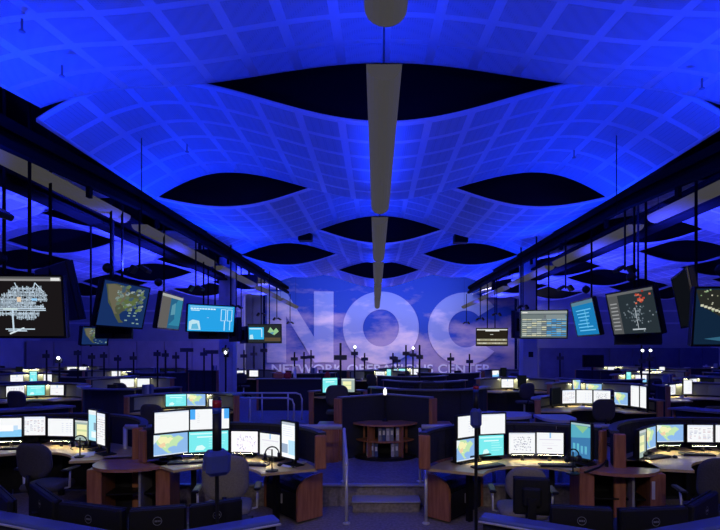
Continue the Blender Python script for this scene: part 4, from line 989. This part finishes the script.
# ---------------------------------------------------------------- rows of pods towards the mural
rnd = random.Random(11)
BG_KINDS = ['teal', 'map', 'sheet', 'blank', 'list', 'browser', 'diagram', 'page']
def small_chair(label, loc, rz, group): return dup(chair_far, loc, rz, label, group)
chair_far = make_chair(CHAIRF, 'black task chair at the lit desk with teal and map monitors', (-4.15, 9.55, 0), R(-10), 'far task chairs', .46, .46, False)
def far_station(label, x, y, rot, mons, z0=0, a=72, H=1.14, ledge=.14, lit=True, chair=True, ci=0, ro=1.25, clutter=True):
    """a pod desk at depth; mons = list of (angle, w, h, kind)"""
    w = workstation('curved workstation: ' + label, x, y, rot, ro, .55, -a, a, H, z0, ledge, 3, OAK, True, 'pods towards the mural')
    M = Matrix.Translation((x, y, z0)) @ Matrix.Rotation(rot, 4, 'Z')
    facing = math.cos(rot) > 0
    for i, (an, mw, mh, kd) in enumerate(mons):
        q = M @ Vector((math.sin(R(an)) * min(.98, ro - .22), math.cos(R(an)) * min(.98, ro - .22), 0))
        monitor('%s monitor, %s on the %s' % ({'teal': 'turquoise', 'map': 'map', 'sheet': 'spreadsheet', 'blank': 'white', 'list': 'pale list', 'browser': 'web-page', 'diagram': 'diagram', 'page': 'white page', 'greenwin': 'dim green', 'portrait': 'portrait', 'off': 'dark', 'cyanstrip': 'cyan'}[kd], ORD[i], label), q.x, q.y, rot - R(an), mw, mh, z0 + ZD + .09 + mh / 2, z0 + ZD, kd, 30 + i, 'monitors of the far pods', simple=True)
    if lit:
        q = M @ Vector((0, ro - .10, 0)); wl = min(1.0, 1.5 * ro * math.sin(R(a)) )
        t = thing('shelf_light', 'under-ledge light strip of the ' + label, 'light bar', (q.x, q.y, z0 + H - .05), rot, 'under-ledge lights of the far pods')
        MB().add([(-wl / 2, -.03, -.002), (wl / 2, -.03, -.002), (wl / 2, .03, -.002), (-wl / 2, .03, -.002)], [(3, 2, 1, 0)]).build('led_strip', LAMPS, t)
        MB().box((0, 0, .01), (wl + .02, .08, .022)).build('housing', BLACK, t); MB().box((0, .06, .012), (.3, .05, .02)).build('bracket', BLACK, t)
    if chair:
        q = M @ Vector((rnd.uniform(-.15, .15), -.12, 0)); small_chair('black task chair at the ' + label, (q.x, q.y, z0), rot + R(rnd.uniform(-25, 25)), 'far task chairs')
    if clutter:
        for i in range(crnd.choice((2, 3, 4))):
            an = crnd.uniform(-a * .8, a * .8); onl = ledge > .1 and crnd.random() < .35; rr = ro + .03 if onl else crnd.uniform(.56, .8) * ro
            q = M @ Vector((math.sin(R(an)) * rr, math.cos(R(an)) * rr, 0)); zz = z0 + (H if onl else ZD); kd = crnd.choice(('paper', 'phone', 'mug', 'paper', 'books')) if onl else crnd.choice(('paper', 'phone', 'mug', 'paper'))
            nm = '%s on the %s, %s small thing there' % ({'paper': 'white paper stack', 'phone': 'dark desk phone', 'mug': 'pale mug', 'books': 'upright manuals'}[kd], label, ORD[i])
            small_item(kd, nm, (q.x, q.y, zz), rot - R(an))
    return w
crnd = random.Random(8); ITEM = {}
def small_item(kd, label, loc, rz):
    if kd not in ITEM:
        if kd == 'paper': P = [('sheet', MB().box((0, 0, .006 + .01 * i), (.21, .29, .008), R(8 * i)).mesh('sheet', WHITEP)) for i in range(3)]
        elif kd == 'phone': P = [('body', MB().bbox((0, 0, .03), (.19, .2, .06), .02).mesh('body', BLACK)), ('handset', MB().bbox((-.06, 0, .075), (.05, .2, .035), .012).mesh('handset', BLACK)), ('display', MB().box((.04, .05, .062), (.08, .05, .004)).mesh('display', mat('phone_lcd', (.4, .5, .45), .4)))]
        elif kd == 'mug': P = [('cup', MB().lathe([(.035, 0), (.042, .01), (.042, .1), (.036, .1), (.034, .015)], 12).mesh('cup', mat('mug_cream', (.6, .57, .5), .4))), ('handle', MB().tube([(.04, 0, .08), (.07, 0, .07), (.07, 0, .035), (.04, 0, .025)], .006, 6).mesh('handle', MATS['mug_cream']))]
        else: P = [('manual', MB().box((-.07 + .05 * i, 0, .10), (.042, .15, .20)).mesh('manual', BINDER[i % 3])) for i in range(4)]
        ITEM[kd] = P
    t = thing({'paper': 'paper_stack', 'phone': 'desk_phone', 'mug': 'mug', 'books': 'manual_set'}[kd], label, {'paper': 'papers', 'phone': 'phone', 'mug': 'mug', 'books': 'manuals'}[kd], loc, rz, 'small things on the far pods')
    for nm, me in ITEM[kd]: place(nm, me, t)
# two clearly readable lit stations
far_station('lit desk by the ramp railing', -4.05, 10.05, R(6), [(-14, .42, .26, 'teal'), (11, .42, .26, 'map'), (36, .22, .16, 'page')], a=62, chair=False, H=1.10)
far_station('lit desk before the black TV', 4.72, 10.6, R(-6), [(-46, .36, .36, 'off'), (-22, .35, .30, 'sheet'), (0, .35, .30, 'list'), (22, .35, .30, 'diagram'), (46, .30, .28, 'map'), (66, .24, .45, 'blank'), (80, .24, .45, 'blank')], a=86, H=1.0, chair=True)
# pods seen from behind with blue-lit curved ledges
far_station('blue-ledged pod behind the outer front desk', -6.35, 9.0, R(172), [(0, .42, .27, 'sheet'), (25, .42, .27, 'map')], ledge=.34, lit=True)
far_station('blue-ledged pod in the left aisle', -9.2, 9.3, R(186), [(0, .42, .27, 'sheet')], ledge=.34)
far_station('blue-ledged pod behind the tan desk', 6.0, 8.6, R(184), [(0, .42, .27, 'sheet'), (-25, .42, .27, 'map')], ledge=.34, ro=1.15)
far_station('blue-ledged pod in the right aisle', 9.0, 9.2, R(176), [(10, .42, .27, 'sheet')], ledge=.34)
far_station('dais desk with pale screen', -.72, 10.7, R(12), [(-18, .36, .32, 'teal'), (20, .3, .3, 'greenwin')], z0=DZ, H=.86, lit=False, a=44, ro=.85)
far_station('dais desk with dark backs', 1.15, 11.2, R(180), [(0, .42, .27, 'sheet'), (28, .42, .27, 'sheet'), (-28, .42, .27, 'list')], z0=DZ, H=1.0, lit=False)
PLACED = [(xd(593, 20), 20), (-3.2, 16.9), (-1.7, 16.9), (-4.05, 10.05), (4.72, 10.6), (-6.05, 9.4), (-8.3, 9.1), (5.75, 9.0), (8.2, 9.4)]
rows = [(12.9, 'third'), (15.4, 'fourth'), (17.9, 'fifth'), (20.4, 'sixth'), (22.9, 'seventh'), (25.4, 'eighth'), (27.9, 'ninth')]
for ri, (yy, rw) in enumerate(rows):
    half = .74 * yy + .8; npod = int(2 * half / 2.75); k = 0
    for i in range(npod):
        x = -half + (i + .5) * 2 * half / npod + rnd.uniform(-.25, .25); y = yy + rnd.uniform(-.35, .35)
        if abs(x) < 3.7 and yy < 15: continue
        if abs(abs(x) - 5.75) < 1.9 and abs(y - 18.9) < 1.9: y = 16.4 if yy < 18 else 21.4
        if abs(x) > 18.2 or (yy > 25 and abs(x) < 8) or (x < -8 and y > 26.9) or y > 28: continue
        if any(math.hypot(x - q[0], y - q[1]) < 2.33 for q in PLACED): continue
        PLACED.append((x, y))
        facing = ((i + ri) % 2 == 0) if ri else (i % 3 != 1)
        rot = R(rnd.uniform(-22, 22)) + (0 if facing else math.pi)
        n = rnd.choice((1, 2, 2, 3)); mons = []
        angs = {1: [rnd.uniform(-20, 20)], 2: [-16, 14], 3: [-30, 0, 30]}[n]
        for an in angs:
            kd = rnd.choice(BG_KINDS) if rnd.random() < .68 else 'off'
            mons.append((an + rnd.uniform(-4, 4), *((.24, .38) if rnd.random() < .18 else (.40, .27)), kd))
        far_station('%s pod in the %s desk row' % (ORD[k], rw), x, y, rot, mons, lit=rnd.random() < .8, chair=rnd.random() < .7)
        k += 1
# coloured bundles on a long dark counter by the mural
t = thing('long_counter', 'long dark counter with the orange and red bundles below the caption', 'counter', (-2.65, 17.0, 0))
MB().box((0, 0, .52), (2.7, .4, 1.04)).build('body', FABRIC, t); MB().bbox((0, 0, 1.055), (2.8, .5, .03), .008).build('top', LEDGE, t)
for q in (-1.33, 1.33): MB().bbox((q, -.21, .52), (.06, .05, 1.04), .01).build('end_post', WOOD, t)
for (px, py, d, m, w, lab) in ((279, 374, 17.0, ORANGE, .34, 'orange cloth bundle on the far desks below the caption'), (288, 375.5, 17.0, RED, .24, 'red box on the far desks below the caption'), (327, 376, 16.8, RED, .18, 'small red bag on the far desks below the caption')):
    p = at(px, py, d)
    t = thing('bundle', lab, 'bag', (p.x, 16.95, 1.07)); MB().bbox((0, 0, .1), (w, .2, .2), .05).build('body', m, t); MB().box((0, 0, .21), (w * .5, .04, .03)).build('strap', m, t)
p = at(293, 377, 16.5)
t = thing('white_bottle', 'tall white bottle standing beside the red box', 'bottle', (p.x, 16.88, 1.07)); MB().lathe([(.05, 0), (.055, .02), (.055, .28), (.03, .33), (.025, .37)], 12).build('body', WHITEP, t, True); MB().lathe([(.028, .37), (.028, .40)], 10).build('cap', WHITEP, t)
# wall TV, emergency lights
p = at(593, 361, 20)
t = thing('wall_tv', 'switched-off black TV on a stand beyond the lit desks', 'television', (p.x, p.y, 0)); MB().bbox((0, 0, p.z), (.86, .08, .5), .02).build('housing', BLACK, t); MB().box((0, -.045, p.z), (.8, .006, .44)).build('screen', BLACKG, t); MB().cyl((0, .06, 0), (0, .06, p.z), .04, 8).build('stand', BLACK, t)
for i, px in enumerate((641.5, 649.5)):
    p = at(px, 350.5, 16)
    t = thing('emergency_light', 'small bright round emergency light on a pole, %s of the pair' % ('first', 'second')[i], 'lamp', (p.x, p.y - .06, p.z)); MB().lathe([(.01, -.04), (.036, -.02), (.036, .02), (.01, .04)], 12).build('lens', POINTW, t, True); MB().box((0, .04, 0), (.08, .05, .08)).build('body', BLACK, t)
for i, (px, py, d, lab) in enumerate(((226, 352.5, 15.9, 'by the cyan dashboard'), (355, 347, 18.9, 'before the big O'), (413, 348, 20.9, 'before the gap between O and C'), (59.5, 358, 14.95, 'below the network graph'))):
    p = at(px, py, d)
    t = thing('desk_spot', 'tiny bright point lamp on a sign pole %s' % lab, 'lamp', (p.x, p.y - .06, p.z)); MB().lathe([(.01, -.045), (.038, -.02), (.038, .02), (.01, .045)], 10).build('lens', POINTW, t, True); MB().cyl((0, .05, -.1), (0, .05, .02), .02, 6).build('bracket', BLACK, t)
